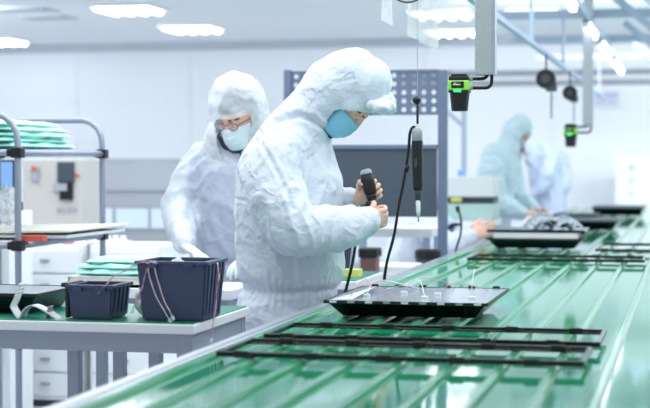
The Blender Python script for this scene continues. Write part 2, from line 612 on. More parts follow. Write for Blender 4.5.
# ------------------------------------------------------------ overhead gantry
g = thing('overhead_gantry', 'pale blue overhead frame of rails and cross beams above the conveyor', 'gantry', (-0.6, 10, 2.0))
MB().span((-0.935, 3.0, 2.05), (-0.905, 17.5, 2.08)).build('tool_rail', M['gantry'], g, world=True)
MB().span((-0.745, 8.0, 2.365), (-0.705, 17.9, 2.42)).build('lamp_rail', M['gantry'], g, world=True)
MB().span((0.25, 3.0, 1.84), (0.31, 17.6, 1.9)).build('side_rail', M['gantry'], g, world=True)
for y in (7.0, 9.4, 11.8, 14.2, 16.6):
    MB().span((-1.56, y - 0.03, 2.42), (0.95, y + 0.03, 2.48)).build('cross_beam', M['gantry'], g, world=True)
    MB().bar((-0.57, y - 0.06, 2.585), (0.28, y - 0.06, 1.87), 0.05, 0.055).build('inclined_brace', M['gantry'], g, world=True)
    for x in (-0.15, 0.85):
        MB().tube([(x, y, 2.45), (x, y, 2.9)], 0.006, 8).build('hanger_rod', M['gantry'], g, world=True)
    MB().span((-0.93, y - 0.02, 2.08), (-0.91, y + 0.02, 2.43)).build('drop_bracket', M['gantry'], g, world=True)

for lab, y0, y1 in (('tube lamp above the conveyor, the highest and nearest of the right-hand row', 8.8, 10.1), ('tube lamp above the conveyor just right of the far steel column', 11.3, 12.4),
                    ('third tube lamp down the right-hand row above the conveyor', 13.05, 14.6), ('lowest and farthest tube lamp of the right-hand row', 15.5, 17.3)):
    r = thing('tube_lamp', lab, 'tube lamp', (-0.725, (y0 + y1) / 2, 2.362))
    L = (y1 - y0) / 2
    MB().box((0, 0, -0.008), (0.07, 2 * L, 0.016)).build('housing', M['lampcase'], r)
    MB().tube([(0, -L + 0.03, -0.032), (0, L - 0.03, -0.032)], 0.024, 12).build('lamp_tube', M['lamp'], r, True)
    for s in (-1, 1):
        MB().box((0, s * (L - 0.015), -0.03), (0.05, 0.03, 0.05)).build('end_cap', M['white'], r)

# steel columns with sensor heads
def column(x, y, zb, ztop, s, label):
    r = thing('steel_column', label, 'column', (x, y, zb))
    b = MB()
    hw = 0.034 * s
    b.box((0, 0, (ztop - zb) / 2), (2 * hw, hw * 1.6, ztop - zb))
    b.build('channel', M['steel'], r, bevel=0.003)
    e = MB()
    e.box((hw + 0.002, -0.002, (ztop - zb) / 2), (0.007, hw * 1.75, ztop - zb))
    e.build('edge_lip', M['alu'], r)
    MB().box((0, 0, 0.004), (2 * hw * 1.02, hw * 1.62, 0.008)).build('end_plate', M['grey'], r)
    return r


col1 = at(485, 75, 5.7)
column(col1.x, col1.y, col1.z, 2.9, 1.0, 'grey steel channel column hanging from the top, nearest the camera')
col2 = at(587.5, 125, 11.6)
column(col2.x, col2.y, col2.z, 2.9, 1.0, 'grey steel channel column hanging farther back before the wall notice')


def sensor(c, label, s=1.0):
    """black and lime camera head on two bent cables coming out of the column end"""
    x0, x1 = -0.098, -0.022
    r = thing('camera_head', label, 'sensor', c)
    k = s
    cxm = -0.1 * k
    b = MB()
    b.box((cxm, 0, 0.006 * k), (0.064 * k, 0.06 * k, 0.012 * k)).box((cxm, 0, -0.006 * k), (0.078 * k, 0.07 * k, 0.016 * k))
    b.build('top_cap', M['black'], r, bevel=0.004)
    MB().box((cxm, 0, -0.034 * k), (0.086 * k, 0.074 * k, 0.04 * k)).build('housing', M['sensor_green'], r, bevel=0.006)
    MB().box((cxm - 0.003 * k, -0.038 * k, -0.032 * k), (0.05 * k, 0.006, 0.026 * k)).build('label_plate', M['black'], r, bevel=0.004)
    tx = MB()
    for i, (a, l) in enumerate(((-0.014, 0.022), (0.004, 0.012), (-0.01, 0.03))):
        tx.box((cxm - 0.003 * k + a * 0.3, -0.0415 * k, -0.026 * k - (0.006 * k if i == 2 else 0)), (l * k, 0.001, 0.003 * k))
    tx.build('label_lettering', M['white'], r)
    MB().box((cxm, 0, -0.058 * k), (0.082 * k, 0.07 * k, 0.01 * k)).build('lower_rim', M['black'], r, bevel=0.003)
    MB().box((cxm - 0.004 * k, -0.036 * k, -0.056 * k), (0.028 * k, 0.006, 0.009 * k)).build('status_light', M['led'], r)
    lo = MB()
    lo.tube([(cxm, 0, -0.06 * k), (cxm, 0, -0.135 * k)], [0.04 * k, 0.032 * k], 20)
    lo.build('lens_barrel', M['black'], r, False, bevel=0.003)
    for zc, xo, ra in ((-0.008, 0.022, 0.02), (-0.044, 0.034, 0.04)):
        p0 = V((cxm + 0.04 * k, 0, zc * k))
        arc = [p0, p0 + V((0.018 * k, 0, 0))]
        ex = (0.012 if ra < 0.03 else 0.026)
        arc += [V((ex * k - 0.022 * k + 0.0, 0, zc * k)), V((ex * k - 0.008 * k, 0, (zc + 0.006) * k)), V((ex * k, 0, (zc + 0.02) * k)), V((ex * k, 0, 0.02 * k))]
        MB().tube(catmull(arc, 4), 0.0065 * k, 10).build('cable', M['rubber'], r, True)
        MB().tube([p0 - V((0.004 * k, 0, 0)), p0 + V((0.012 * k, 0, 0))], 0.009 * k, 12).build('cable_gland', M['grey'], r, True)
    return r


sensor(col1 + V((0.0, 0, -0.006)), 'black and lime green camera head with cables at the near column foot', 0.92)
sensor(col2 + V((-0.005, 0, -0.004)), 'small blurred black and green camera head at the far column foot', 1.15)

# tool balancers far back, and the hanging electric screwdriver
def balancer(u, v, y, label, s):
    p = at(u, v, y)
    r = thing('tool_balancer', label, 'tool balancer', p)
    b = MB().tube([(0, -0.03 * s, 0), (0, 0.03 * s, 0)], 0.055 * s, 20)
    b.build('drum', M['black'], r, False, bevel=0.006)
    MB().tube([(0, -0.036 * s, 0), (0, 0.036 * s, 0)], 0.022 * s, 16).build('hub', M['dgrey'], r)
    MB().box((0.03 * s, 0, -0.045 * s), (0.06 * s, 0.05 * s, 0.05 * s)).build('outlet', M['dgrey'], r, bevel=0.006)
    MB().tube([(0, 0, 0.05 * s), (0, 0, 2.05 - p.z)], 0.006, 8).build('hook', M['dgrey'], r)
    MB().tube([(0.03 * s, 0, -0.06 * s), (0.03 * s, 0, -0.22 * s)], 0.004, 6).build('cord', M['dgrey'], r)
    return r


balancer(546, 79, 10.2, 'blurred black tool balancer hanging from the overhead rail', 1.15)
balancer(570, 93, 12.0, 'smaller blurred grey-black balancer beside the far camera head', 1.0)

SY = 5.72
def sp(u, v):
    return at(u, v, SY)


sd = thing('electric_screwdriver', 'black electric screwdriver hanging point down from a thin cord', 'screwdriver', sp(417.5, 218))
c0 = 417.5
pw = lambda l: [sp(u, v) for u, v in l]
MB().tube(pw([(c0, 0), (c0, 100)]) [0:2], 0.0013, 6).build('cord', M['grey'], sd, world=True)
MB().tube([sp(c0, 0), V((sp(c0, 0).x, SY, 2.05))], 0.0013, 6).build('cord', M['grey'], sd, world=True)
MB().ball(sp(416.5, 100), 0.0165, 20).build('cord_stop', M['blackgloss'], sd, True, world=True)
MB().tube(pw([(c0, 104), (c0, 124)]), 0.0045, 8).build('strap', M['black'], sd, world=True)
MB().tube(pw([(c0, 124), (c0, 130)]), 0.009, 10).build('hanging_eye', M['white'], sd, world=True)
MB().tube(pw([(417, 128), (417, 131), (417.3, 143)]), [0.014, 0.02, 0.02], 18).build('head_cap', M['grey'], sd, True, world=True)
MB().tube(pw([(417.2, 136), (417.3, 142), (417.6, 165), (418, 186), (418, 190)]), [0.016, 0.021, 0.02, 0.0195, 0.017], 20).build('body', M['black'], sd, True, world=True)
MB().tube(pw([(418, 190), (418, 193), (418, 200)]), [0.015, 0.013, 0.01], 18).build('collar', M['dgrey'], sd, True, world=True)
MB().tube(pw([(418, 199), (418, 203), (418.2, 206), (418.2, 210), (418.4, 216)]), [0.006, 0.009, 0.0085, 0.008, 0.006], 12).build('bit_holder', M['white'], sd, True, world=True)
MB().tube(pw([(418.4, 214), (418.4, 222)]), 0.003, 8).build('bit', M['steel'], sd, True, world=True)
MB().box(sp(416.8, 163) + V((0, -0.02, 0)), (0.008, 0.008, 0.03)).build('trigger', M['dgrey'], sd, world=True)
MB().tube(catmull(pw([(418, 133), (414, 127), (410, 133), (408.5, 150), (404, 180), (399, 205), (394, 235), (387, 262), (384, 281)]), 6), 0.0055, 8).build('cable', M['rubber'], sd, True, world=True)
MB().tube(pw([(407.3, 165), (406, 172)]), 0.009, 10).build('cable_clip', M['black'], sd, True, world=True)

# clear bags hanging above
def bag(u, v, y, wd, ht, label, tilt):
    p = at(u, v, y)
    r = thing('clear_bag', label, 'plastic bag', p)
    b = MB()
    nx, nz = 8, 14
    for side in (-1, 1):
        gr = []
        for j in range(nz + 1):
            row = []
            for i in range(nx + 1):
                a, c = i / nx - 0.5, j / nz
                puff = 0.02 * math.cos(a * PI) * math.sin(min(1, c * 1.3) * PI) + 0.008 * noise.noise(V((a * 5, c * 6, side + u)))
                row.append(b.bm.verts.new(V((a * wd * (0.75 + 0.25 * c), side * max(0.001, puff), -c * ht - tilt * a * wd * c))))
            gr.append(row)
        for j in range(nz):
            for i in range(nx):
                q = [gr[j][i], gr[j][i + 1], gr[j + 1][i + 1], gr[j + 1][i]]
                b.bm.faces.new(q if side < 0 else q[::-1])
    b.build('film', M['clear_bag'], r, True)
    MB().box((0, 0, 0.004), (wd * 0.8, 0.006, 0.012)).build('top_seal', M['white_bag'], r)
    MB().tube([(0, 0, 0.005), (0, 0, 2.05 - p.z)], 0.003, 6).build('hanger_wire', M['dgrey'], r)


bag(387, -14, 5.9, 0.045, 0.14, 'clear plastic bag at the top picture edge, leftmost of three, short and narrow', 0.5)
bag(414, -16, 5.75, 0.05, 0.2, 'clear plastic bag at the top picture edge, middle of three', 0.4)
bag(429, -16, 5.8, 0.07, 0.23, 'clear plastic bag at the top picture edge, rightmost and longest of three', 0.4)
rg = thing('wire_ring', 'dark curved wire at the top picture edge above the clear bags', 'wire', at(408, -6, 5.7))
MB().tube([(0.05 * math.cos(a), 0, 0.03 * math.sin(a)) for a in [2 * PI * k / 24 for k in range(25)]], 0.0035, 8).build('ring', M['dgrey'], rg, True)
MB().tube([(0, 0, 0.03), (0, 0, 2.05 - at(408, -6, 5.7).z)], 0.003, 6).build('hook', M['dgrey'], rg)

# wall pipes and notice
for lab, z in (('upper thin pipe along the back wall behind the gantry', 2.455), ('lower thin pipe along the back wall behind the gantry', 2.33)):
    r = thing('wall_pipe', lab, 'pipe', (-0.5, 19.42, z))
    MB().tube([(-3.0, 0, 0), (6.2, 0, 0)], 0.028, 10).build('pipe', M['grey'], r, True)
    for x in (-2.4, -0.8, 0.8):
        MB().box((x, 0.05, 0), (0.04, 0.08, 0.08)).build('bracket', M['grey'], r)
p = at(607, 99, 19.47)
r = thing('wall_notice', 'small paper notice with lilac lines pinned to the back wall', 'notice', p)
MB().box((0, 0, 0), (0.31, 0.012, 0.2)).build('sheet', M['paper'], r)
ln = MB()
for k, wd in enumerate((0.27, 0.27, 0.24, 0.26, 0.25)):
    ln.box((-(0.27 - wd) / 2, -0.008, 0.065 - 0.03 * k), (wd, 0.004, 0.018 if k < 2 else 0.01))
ln.build('print_lines', M['lilac'], r)

# ------------------------------------------------------------ people
def frame_of(f, up):
    f = V(f).normalized()
    r = f.cross(V(up)).normalized()
    return Matrix((r, f, r.cross(f))).transposed()


def add_head(bm, c, rot):
    q = bmesh.ops.create_uvsphere(bm, u_segments=64, v_segments=44, radius=1)
    vs = q['verts']
    ex = lambda a, s: math.exp(-(a / s) ** 2)
    for v in vs:
        sx, sy, sz = v.co
        x, y, z = 0.074 * sx, 0.096 * sy, 0.118 * sz
        if sz < 0:
            x *= 1 - 0.3 * (-sz) ** 1.6
            if sy < 0:
                y *= 1 + 0.4 * sz
        if sy > 0.1:
            ax = abs(x)
            if 0.018 > z > -0.05:
                k = (0.018 - z) / 0.053
                hgt = 0.004 + 0.022 * k if z > -0.035 else 0.026 * max(0, 1 - (-0.035 - z) / 0.012)
                y += hgt * ex(x, 0.009 + 0.008 * k)
            y -= 0.011 * ex(ax - 0.031, 0.015) * ex(z - 0.01, 0.012)
            y += 0.005 * ex(z - 0.033, 0.012) * (ax < 0.058)
            y += 0.006 * ex(z + 0.064, 0.008) * ex(x, 0.02) + 0.003 * ex(z + 0.075, 0.006) * ex(x, 0.018)
            y += 0.008 * ex(z + 0.1, 0.016) * ex(x, 0.022)
        v.co = (x, y, z)
    fs = {f for v in vs for f in v.link_faces}
    for f in fs:
        m = f.calc_center_median()
        f.material_index = 0
        f.smooth = True
        if m.y > 0.05 and abs(m.z - 0.034 + 0.25 * abs(abs(m.x) - 0.032)) < 0.0035 and 0.014 < abs(m.x) < 0.055:
            f.material_index = 1
        if m.y > 0.06 and -0.08 < m.z < -0.056 and abs(m.x) < 0.024:
            f.material_index = 4
    allv = list(vs)
    for s in (-1, 1):
        for kind in (0, 1, 2):
            rr = (0.0125, 0.0065, 0.0135)[kind]
            e = bmesh.ops.create_uvsphere(bm, u_segments=14, v_segments=10, radius=rr)
            off = V((s * 0.031, 0.079, 0.009)) + (V((0, 0.0075, -0.004)) if kind == 1 else V((0, 0, 0)))
            dele = []
            for f in {f for v in e['verts'] for f in v.link_faces}:
                f.material_index = (2, 3, 0)[kind]
                f.smooth = True
                if kind == 2 and f.calc_center_median().z < -0.006:
                    dele.append(f)
            for v in e['verts']:
                v.co += off
            if dele:
                bmesh.ops.delete(bm, geom=dele, context='FACES')
            allv += [v for v in e['verts'] if v.is_valid]
        e = bmesh.ops.create_uvsphere(bm, u_segments=14, v_segments=10, radius=1)
        for v in e['verts']:
            v.co = V((s * (0.075 + 0.008 * v.co.x * s), -0.004 + 0.018 * v.co.y, -0.005 + 0.032 * v.co.z))
        for f in {f for v in e['verts'] for f in v.link_faces}:
            f.smooth = True
        allv += list(e['verts'])
    mtx = Matrix.Translation(c) @ rot.to_4x4()
    for v in allv:
        v.co = mtx @ v.co


def add_hand(bm, wrist, d, n, right, curls=(60, 62, 66, 70), thumb=25, mi=0, k=1.0, spread=4):
    """palm, four unequal bent fingers and a thumb that leaves the side of the palm"""
    d = V(d).normalized()
    n = V(n)
    n = (n - d * n.dot(d)).normalized()
    t = d.cross(n) * (1 if right else -1)
    wrist = V(wrist)
    limb(bm, [wrist - d * 0.03, wrist, wrist + d * 0.03 * k, wrist + d * 0.065 * k, wrist + d * 0.09 * k],
         [(0.02 * k, 0.026 * k), (0.018 * k, 0.026 * k), (0.018 * k, 0.036 * k), (0.0155 * k, 0.041 * k), (0.011 * k, 0.038 * k)], seg=16, sub=4, ref=t, mi=mi)
    for i in range(4):
        off = (0.03, 0.0105, -0.0095, -0.028)[i] * k
        L = (0.074, 0.083, 0.077, 0.06)[i] * k
        r = (0.0088, 0.009, 0.0085, 0.0075)[i] * k
        base = wrist + d * (0.088, 0.092, 0.089, 0.082)[i] * k + t * off - n * 0.002
        ang = math.radians((1.5 - i) * spread)
        dd = (d * math.cos(ang) + t * math.sin(ang)).normalized()
        c = math.radians(curls[i])
        pts = [base - dd * 0.02 * k, base]
        a = 0
        for seg_l, w_ in ((0.46, 0.8), (0.3, 1.1), (0.24, 0.7)):
            a += c * w_
            pts.append(pts[-1] + (dd * math.cos(a) + n * math.sin(a)) * L * seg_l)
        limb(bm, pts, [r * 1.05, r * 1.12, r * 1.04, r * 0.98, r * 0.78], seg=10, sub=4, ref=t, mi=mi)
    a = math.radians(thumb)
    p0 = wrist + d * 0.022 * k + t * 0.022 * k
    d1 = (d * 0.62 + t * 0.7 + n * 0.32).normalized()
    d2 = (d1 * math.cos(a) + (n * 0.75 - t * 0.45 + d * 0.2).normalized() * math.sin(a)).normalized()
    d3 = (d2 * math.cos(a * 0.9) + (n * 0.5 - t * 0.8).normalized() * math.sin(a * 0.9)).normalized()
    p1 = p0 + d1 * 0.042 * k
    p2 = p1 + d2 * 0.034 * k
    p3 = p2 + d3 * 0.026 * k
    limb(bm, [p0 - d1 * 0.015 * k, p0, p1, p2, p3], [0.012 * k, 0.0145 * k, 0.0115 * k, 0.0105 * k, 0.0078 * k], seg=12, sub=4, ref=d.cross(d1), mi=mi)


def fold(p, amt, seed):
    wv = noise.noise_vector(p * 3.2 + V((seed, 0, 0))) * 0.55
    a = noise.noise(V((p.x * 8, p.y * 8, p.z * 4)) + wv * 3 + V((0, seed, 0)))
    b = noise.noise(V((p.x * 17, p.y * 17, p.z * 12)) + wv * 5 + V((seed, seed, 0)))
    c = noise.noise(p * 3.5 + V((0, 0, seed)))
    return amt * (0.9 * c + (1 - 4 * abs(a) ** 0.8) * 0.55 + (1 - 4 * abs(b) ** 0.8) * 0.16)


def mask_part(root, c, rot, m, loc0):
    bm = bmesh.new()
    nx, nz = 24, 16
    gr = []
    for j in range(nz + 1):
        row = []
        for i in range(nx + 1):
            a = (i / nx - 0.5) * 2
            z = -0.008 - 0.108 * j / nz - 0.012 * a * a * (1 - j / nz) * 0
            th = a * 1.35
            mid = math.sin(PI * (j + 0.8) / (nz + 2))
            rad_y = 0.094 + 0.014 * math.cos(th) * mid + (0.012 * (1 - j / nz) * max(0, 1 - abs(a) * 3)) - 0.02 * max(0, j / nz - 0.6)
            pleat = 0.0035 * (((j / nz * 4) % 1) - 0.5) * math.cos(a * PI / 2)
            x = 0.079 * math.sin(th) * (1 - 0.16 * j / nz)
            y = (rad_y + pleat) * math.cos(th) + 0.004
            row.append(bm.verts.new(rot @ V((x, y, z)) + c - loc0))
        gr.append(row)
    for j in range(nz):
        for i in range(nx):
            bm.faces.new((gr[j][i], gr[j][i + 1], gr[j + 1][i + 1], gr[j + 1][i]))
    o = put('face_mask', mesh_of(bm, 'face_mask'), m, root, True)
    md = o.modifiers.new('solid', 'SOLIDIFY')
    md.thickness = 0.002
    for s in (-1, 1):
        pts = [V((s * 0.0765, 0.022, 0.0)), V((s * 0.082, 0.0, 0.012)), V((s * 0.081, -0.02, 0.0)), V((s * 0.078, 0.0, -0.04)), V((s * 0.066, 0.03, -0.085))]
        MB().tube(catmull([rot @ p + c - loc0 for p in pts], 4), 0.0015, 6).build('ear_loop', M['mask_white'], o, True)


def person(label, foot, torso, lat, head, hood, arms, legs, hands, suit, voxel=0.008, amt=0.011, skin='skin', opening=(0.066, -0.02, 0.085), hood_r=(0.098, 0.118, 0.142),
           mask=None, group=None, cinch=None, seed=1.0, creases=(), cap=None, hk=1.0):
    loc0 = V(foot)
    root = thing('person', label, 'person', loc0, 0, group)
    lat = V(lat)
    hc, hf, hu = V(head[0]), V(head[1]), V(head[2])
    rot = frame_of(hf, hu) * hk
    rot_t = rot.inverted()
    neck0 = V(torso[-1][0])
    # body: one continuous skin of trunk, neck and limbs, with head and fingers growing out of it
    bm = bmesh.new()
    tp = [V(t_[0]) for t_ in torso]
    limb(bm, tp, [(t_[1] * 0.68, t_[2] * 0.7) for t_ in torso], seg=24, sub=4, ref=lat)
    limb(bm, [neck0 * 0.6 + tp[-2] * 0.4, neck0 * 0.5 + hc * 0.5 - rot @ V((0, 0.02, 0.02)), hc - rot @ V((0, 0.015, 0.03))], [0.06, 0.055, 0.06], seg=16, sub=4)
    for pts, rr in arms:
        k = len(rr)
        limb(bm, pts, [max(0.026, (x if not isinstance(x, tuple) else min(x)) * (0.6 if i < k - 1 else 0.58)) for i, x in enumerate(rr)], seg=16, sub=5)
    for pts, rr in legs:
        limb(bm, pts, [x * 0.68 for x in rr], seg=16, sub=4)
    bm = remesh(bm, 0.012, 2)
    for f in bm.faces:
        m = f.calc_center_median()
        f.smooth = True
        f.material_index = 0 if (m - hc).length < 0.15 else (6 if min((m - q_).length for q_ in tp) > 0.24 or abs((m - tp[3]).dot(lat)) > 0.17 else 5)
    add_head(bm, hc, rot)
    for hd in hands:
        add_hand(bm, **hd)
    for f in bm.faces:
        f.smooth = True
    bmesh.ops.translate(bm, vec=-loc0, verts=bm.verts)
    put('body', mesh_of(bm, 'body'), [M[skin], M['brow'], M['eye'], M['iris'], M['lips'], M['shirt'], M['glove']], root)
    # coverall with hood
    bm = bmesh.new()
    limb(bm, tp, [(t_[1], t_[2]) for t_ in torso], seg=32, sub=5, ref=lat)
    if hood:
        limb(bm, [h_[0] for h_ in hood], [(h_[1], h_[2]) for h_ in hood], seg=24, sub=4, ref=lat)
    if not cap:
        q = bmesh.ops.create_uvsphere(bm, u_segments=32, v_segments=24, radius=1)
        for v in q['verts']:
            v.co = rot @ V((v.co.x * hood_r[0], v.co.y * hood_r[1] - 0.014, v.co.z * hood_r[2] + 0.012)) + hc
    for pts, rr in arms:
        limb(bm, pts, rr, seg=24, sub=6)
    for pts, rr in legs:
        limb(bm, pts, rr, seg=24, sub=5)
    bm = remesh(bm, voxel, 6)
    out = []
    for v in bm.verts:
        a = fold(v.co, amt, seed)
        dh = (v.co - hc).length
        if dh < 0.2:
            a *= 0.55
        if cinch:
            dz = (v.co.z - cinch) / 0.035
            if abs(dz) < 2.2 and (v.co - tp[1]).length < 0.42:
                an = math.atan2(v.co.y - tp[1].y, v.co.x - tp[1].x)
                a = a * (1 - 0.6 * math.exp(-dz * dz / 2)) + 0.0035 * math.exp(-dz * dz / 3) * math.sin(an * 46 + 5 * noise.noise(v.co * 9)) - 0.012 * math.exp(-dz * dz * 6)
        for line, dep, wid in creases:
            best = 9
            for c0_, c1_ in zip(line, line[1:]):
                ex_, ez_ = c1_.x - c0_.x, c1_.z - c0_.z
                t_ = max(0, min(1, ((v.co.x - c0_.x) * ex_ + (v.co.z - c0_.z) * ez_) / (ex_ * ex_ + ez_ * ez_)))
                best = min(best, math.hypot(v.co.x - c0_.x - ex_ * t_, v.co.z - c0_.z - ez_ * t_))
            if best < 3 * wid:
                a += dep * (math.exp(-(best / wid) ** 2) * -1 + 0.45 * math.exp(-((best - 1.6 * wid) / wid) ** 2))
        out.append(v.co + v.normal * a)
    for v, c in zip(bm.verts, out):
        v.co = c
    bmesh.ops.smooth_vert(bm, verts=bm.verts, factor=0.3, use_axis_x=True, use_axis_y=True, use_axis_z=True)
    if opening and not cap:
        ox, oz, ozr = opening
        dele = []
        for f in bm.faces:
            q = rot_t @ (f.calc_center_median() - hc)
            if q.y > 0.02 and (q.x / ox) ** 2 + ((q.z - oz) / ozr) ** 2 < 1:
                dele.append(f)
        bmesh.ops.delete(bm, geom=dele, context='FACES')
    bmesh.ops.translate(bm, vec=-loc0, verts=bm.verts)
    o = put('coverall', mesh_of(bm, 'coverall'), M[suit], root, True)
    md = o.modifiers.new('solid', 'SOLIDIFY')
    md.thickness = 0.002
    md.offset = -1
    if mask:
        mask_part(root, hc, rot, M[mask], loc0)
    for pts, rr in legs:
        a, tdir = V(pts[-1]), V(head[3] if len(head) > 3 else (1, 0, 0))
        bm = bmesh.new()
        c = V((a.x, a.y, 0))
        limb(bm, [c - tdir * 0.07 + V((0, 0, 0.045)), c + V((0, 0, 0.05)), c + tdir * 0.09 + V((0, 0, 0.035)), c + tdir * 0.17 + V((0, 0, 0.028))],
             [(0.04, 0.038), (0.048, 0.042), (0.034, 0.046), (0.026, 0.04)], seg=16, sub=4, ref=tdir.cross(V((0, 0, 1))))
        for v in bm.verts:
            v.co.z = max(0.002, v.co.z)
        bmesh.ops.translate(bm, vec=-loc0, verts=bm.verts)
        put('shoe', mesh_of(bm, 'shoe'), M['glove'], root, True)
    return root, rot, hc, loc0


PY = 5.74
S_ = lambda u, v, y=PY: at(u, v, y)
PX = PY / math.cos(YAW) / F_PX * 1.0   # metres per picture pixel at that depth (about)

# --- the hooded worker in front
px = 1 / 267.0
torso1 = [(S_(280, 345), 0.165, 0.21), (S_(282, 312), 0.17, 0.215), (S_(290, 288), 0.18, 0.205), (S_(290.5, 268), 0.203, 0.225), (S_(290, 238), 0.205, 0.235), (S_(289, 200), 0.202, 0.24), (S_(290, 172), 0.192, 0.235),
          (S_(294, 152), 0.162, 0.205), (S_(301, 132), 0.128, 0.165), (S_(312, 115), 0.09, 0.12)]
fx, fz = 0.52, -0.85
hd1 = (S_(346.5, 100.5), (fx, -0.1, fz), (0.85, -0.05, 0.52), (1, 0, 0))
hood1 = [(S_(296, 134), 0.125, 0.15), (S_(315, 109), 0.1, 0.125), (S_(333, 90), 0.12, 0.12), (S_(352, 80.5), 0.122, 0.115), (S_(363, 83), 0.11, 0.105)]
arm_near = ([S_(277, 158, 5.53), S_(276, 190, 5.48), S_(292, 226, 5.45), S_(322, 229, 5.5), (S_(348, 225, 5.56)), S_(367, 221, 5.6)], [0.1, 0.108, 0.104, 0.09, 0.076, 0.05])
arm_far = ([S_(303, 158, 5.92), S_(312, 190, 5.98), S_(325, 216, 5.98), S_(341, 206, 5.88), S_(350, 199, 5.81)], [0.09, 0.09, 0.085, 0.07, 0.046])
legs1 = []
for s in (-1, 1):
    hx = S_(281, 330).x
    legs1.append(([V((hx, PY + s * 0.1, 0.78)), V((hx + 0.01, PY + s * 0.12, 0.45)), V((hx - 0.02, PY + s * 0.13, 0.1))], [0.135, 0.115, 0.095]))
hands1 = [dict(wrist=S_(357.5, 199, 5.79), d=(0.85, -0.2, 0.45), n=(0.25, -0.95, -0.1), right=False, curls=(56, 58, 60, 62), thumb=42, k=0.95),
          dict(wrist=S_(365, 221.5, 5.62), d=(0.72, 0.62, 0.16), n=(-0.6, 0.72, 0.2), right=True, curls=(74, 78, 80, 82), thumb=55, k=0.95)]
w1, rot1, hc1, l1 = person('worker in white hooded coverall and blue mask bowing over a black screwdriver', (S_(288, 330).x, PY, 0), torso1, (0, 1, 0), hd1, hood1,
                           [arm_near, arm_far], legs1, hands1, 'suit', 0.006, 0.0085, mask='mask_blue', cinch=S_(292, 288).z, seed=3.3, opening=(0.088, -0.035, 0.092),
                          creases=[([S_(284, 122), S_(308, 116), S_(320, 121), S_(334, 134)], 0.012, 0.011), ([S_(319, 106), S_(326, 96), S_(342, 84), S_(362, 80)], 0.0025, 0.006),
                                   ([S_(268, 132), S_(286, 150), S_(302, 172), S_(318, 205)], 0.008, 0.009), ([S_(234, 196), S_(262, 200)], 0.004, 0.006)])
# puffed cap edge under the hood
bm = bmesh.new()
for (u, v, y, rx, rz) in ((384, 103, 5.74, 0.042, 0.036), (377, 105, 5.70, 0.035, 0.026), (387, 107, 5.71, 0.03, 0.027), (380, 98, 5.78, 0.045, 0.045), (382, 107, 5.67, 0.03, 0.022), (390, 102, 5.75, 0.02, 0.026)):
    q = bmesh.ops.create_uvsphere(bm, u_segments=20, v_segments=14, radius=1)
    c = S_(u, v, y)
    for vv in q['verts']:
        vv.co = V((vv.co.x * rx, vv.co.y * 0.055, vv.co.z * rz)) + c
bm = remesh(bm, 0.005, 3)
for v in bm.verts:
    v.co += v.normal * (0.009 * noise.noise(v.co * 45) + 0.005 * (0.5 - abs(noise.noise(v.co * 28))))
bmesh.ops.translate(bm, vec=-l1, verts=bm.verts)
put('cap_edge', mesh_of(bm, 'cap_edge'), M['suit'], w1, True)

# the screwdriver in the worker's hands
HY = 5.72
hs = lambda u, v, y=HY: at(u, v, y)
dr = thing('electric_screwdriver', 'black electric screwdriver with grey cap gripped in the hooded worker hands', 'screwdriver', hs(374, 207))
MB().tube([hs(365.0, 169.5), hs(365.6, 171.5), hs(366.6, 176)], [0.014, 0.022, 0.023], 20).build('end_cap', M['grey'], dr, True, world=True)
MB().tube([hs(366.2, 174), hs(367.6, 181), hs(370, 190), hs(371.2, 195)], [0.0235, 0.026, 0.025, 0.02], 24).build('body', M['rubber'], dr, True, world=True)
MB().tube([hs(371, 194.5), hs(371.6, 197), hs(372.4, 200.5)], [0.019, 0.021, 0.016], 20).build('clutch_ring', M['blackgloss'], dr, True, world=True)
MB().tube([hs(372.3, 200), hs(373.3, 204)], [0.009, 0.007], 12).build('chuck', M['steel'], dr, True, world=True)
MB().tube([hs(373.3, 204), hs(374.6, 209)], 0.003, 8).build('bit', M['steel'], dr, True, world=True)
MB().tube([hs(366, 204), hs(372, 206)], [0.012, 0.012], 12).build('screw_feeder', M['black'], dr, True, world=True)
MB().tube(catmull([hs(366, 176, 5.76), hs(360, 200, 5.84), hs(357, 225, 5.84), hs(354, 255, 5.84), hs(348, 282, 5.84), hs(343, 300, 5.84)], 5), 0.006, 8).build('cable', M['rubber'], dr, True, world=True)

# --- worker in spectacles behind the table
QY = 6.82
T_ = lambda u, v, y=QY: at(u, v, y)
torso2 = [(T_(228, 320), 0.13, 0.18), (T_(229, 290), 0.13, 0.18), (T_(229, 250), 0.135, 0.18), (T_(229, 205), 0.15, 0.19), (T_(231, 175), 0.15, 0.2), (T_(233, 155), 0.125, 0.16), (T_(236, 142, 6.8), 0.09, 0.1), (T_(237, 134, 6.78), 0.075, 0.08)]
hd2 = (T_(238.5, 118.5, 6.75), (-0.3, -0.84, -0.42), (-0.1, -0.35, 0.9), (0, -1, 0))
arm2a = ([T_(206, 160), T_(193, 178, 6.8), T_(180, 206, 6.76), T_(181, 228, 6.62), T_(185, 243, 6.5)], [0.085, 0.092, 0.085, 0.07, 0.05])
arm2b = ([T_(258, 160), T_(270, 180, 6.82), T_(278, 208, 6.8), T_(268, 236, 6.62), T_(256, 252, 6.5)], [0.085, 0.092, 0.085, 0.07, 0.05])
legs2 = []
for s in (-1, 1):
    hx = T_(228, 300).x
    legs2.append(([V((hx + s * 0.09, QY, 0.8)), V((hx + s * 0.1, QY - 0.02, 0.45)), V((hx + s * 0.11, QY, 0.1))], [0.125, 0.105, 0.085]))
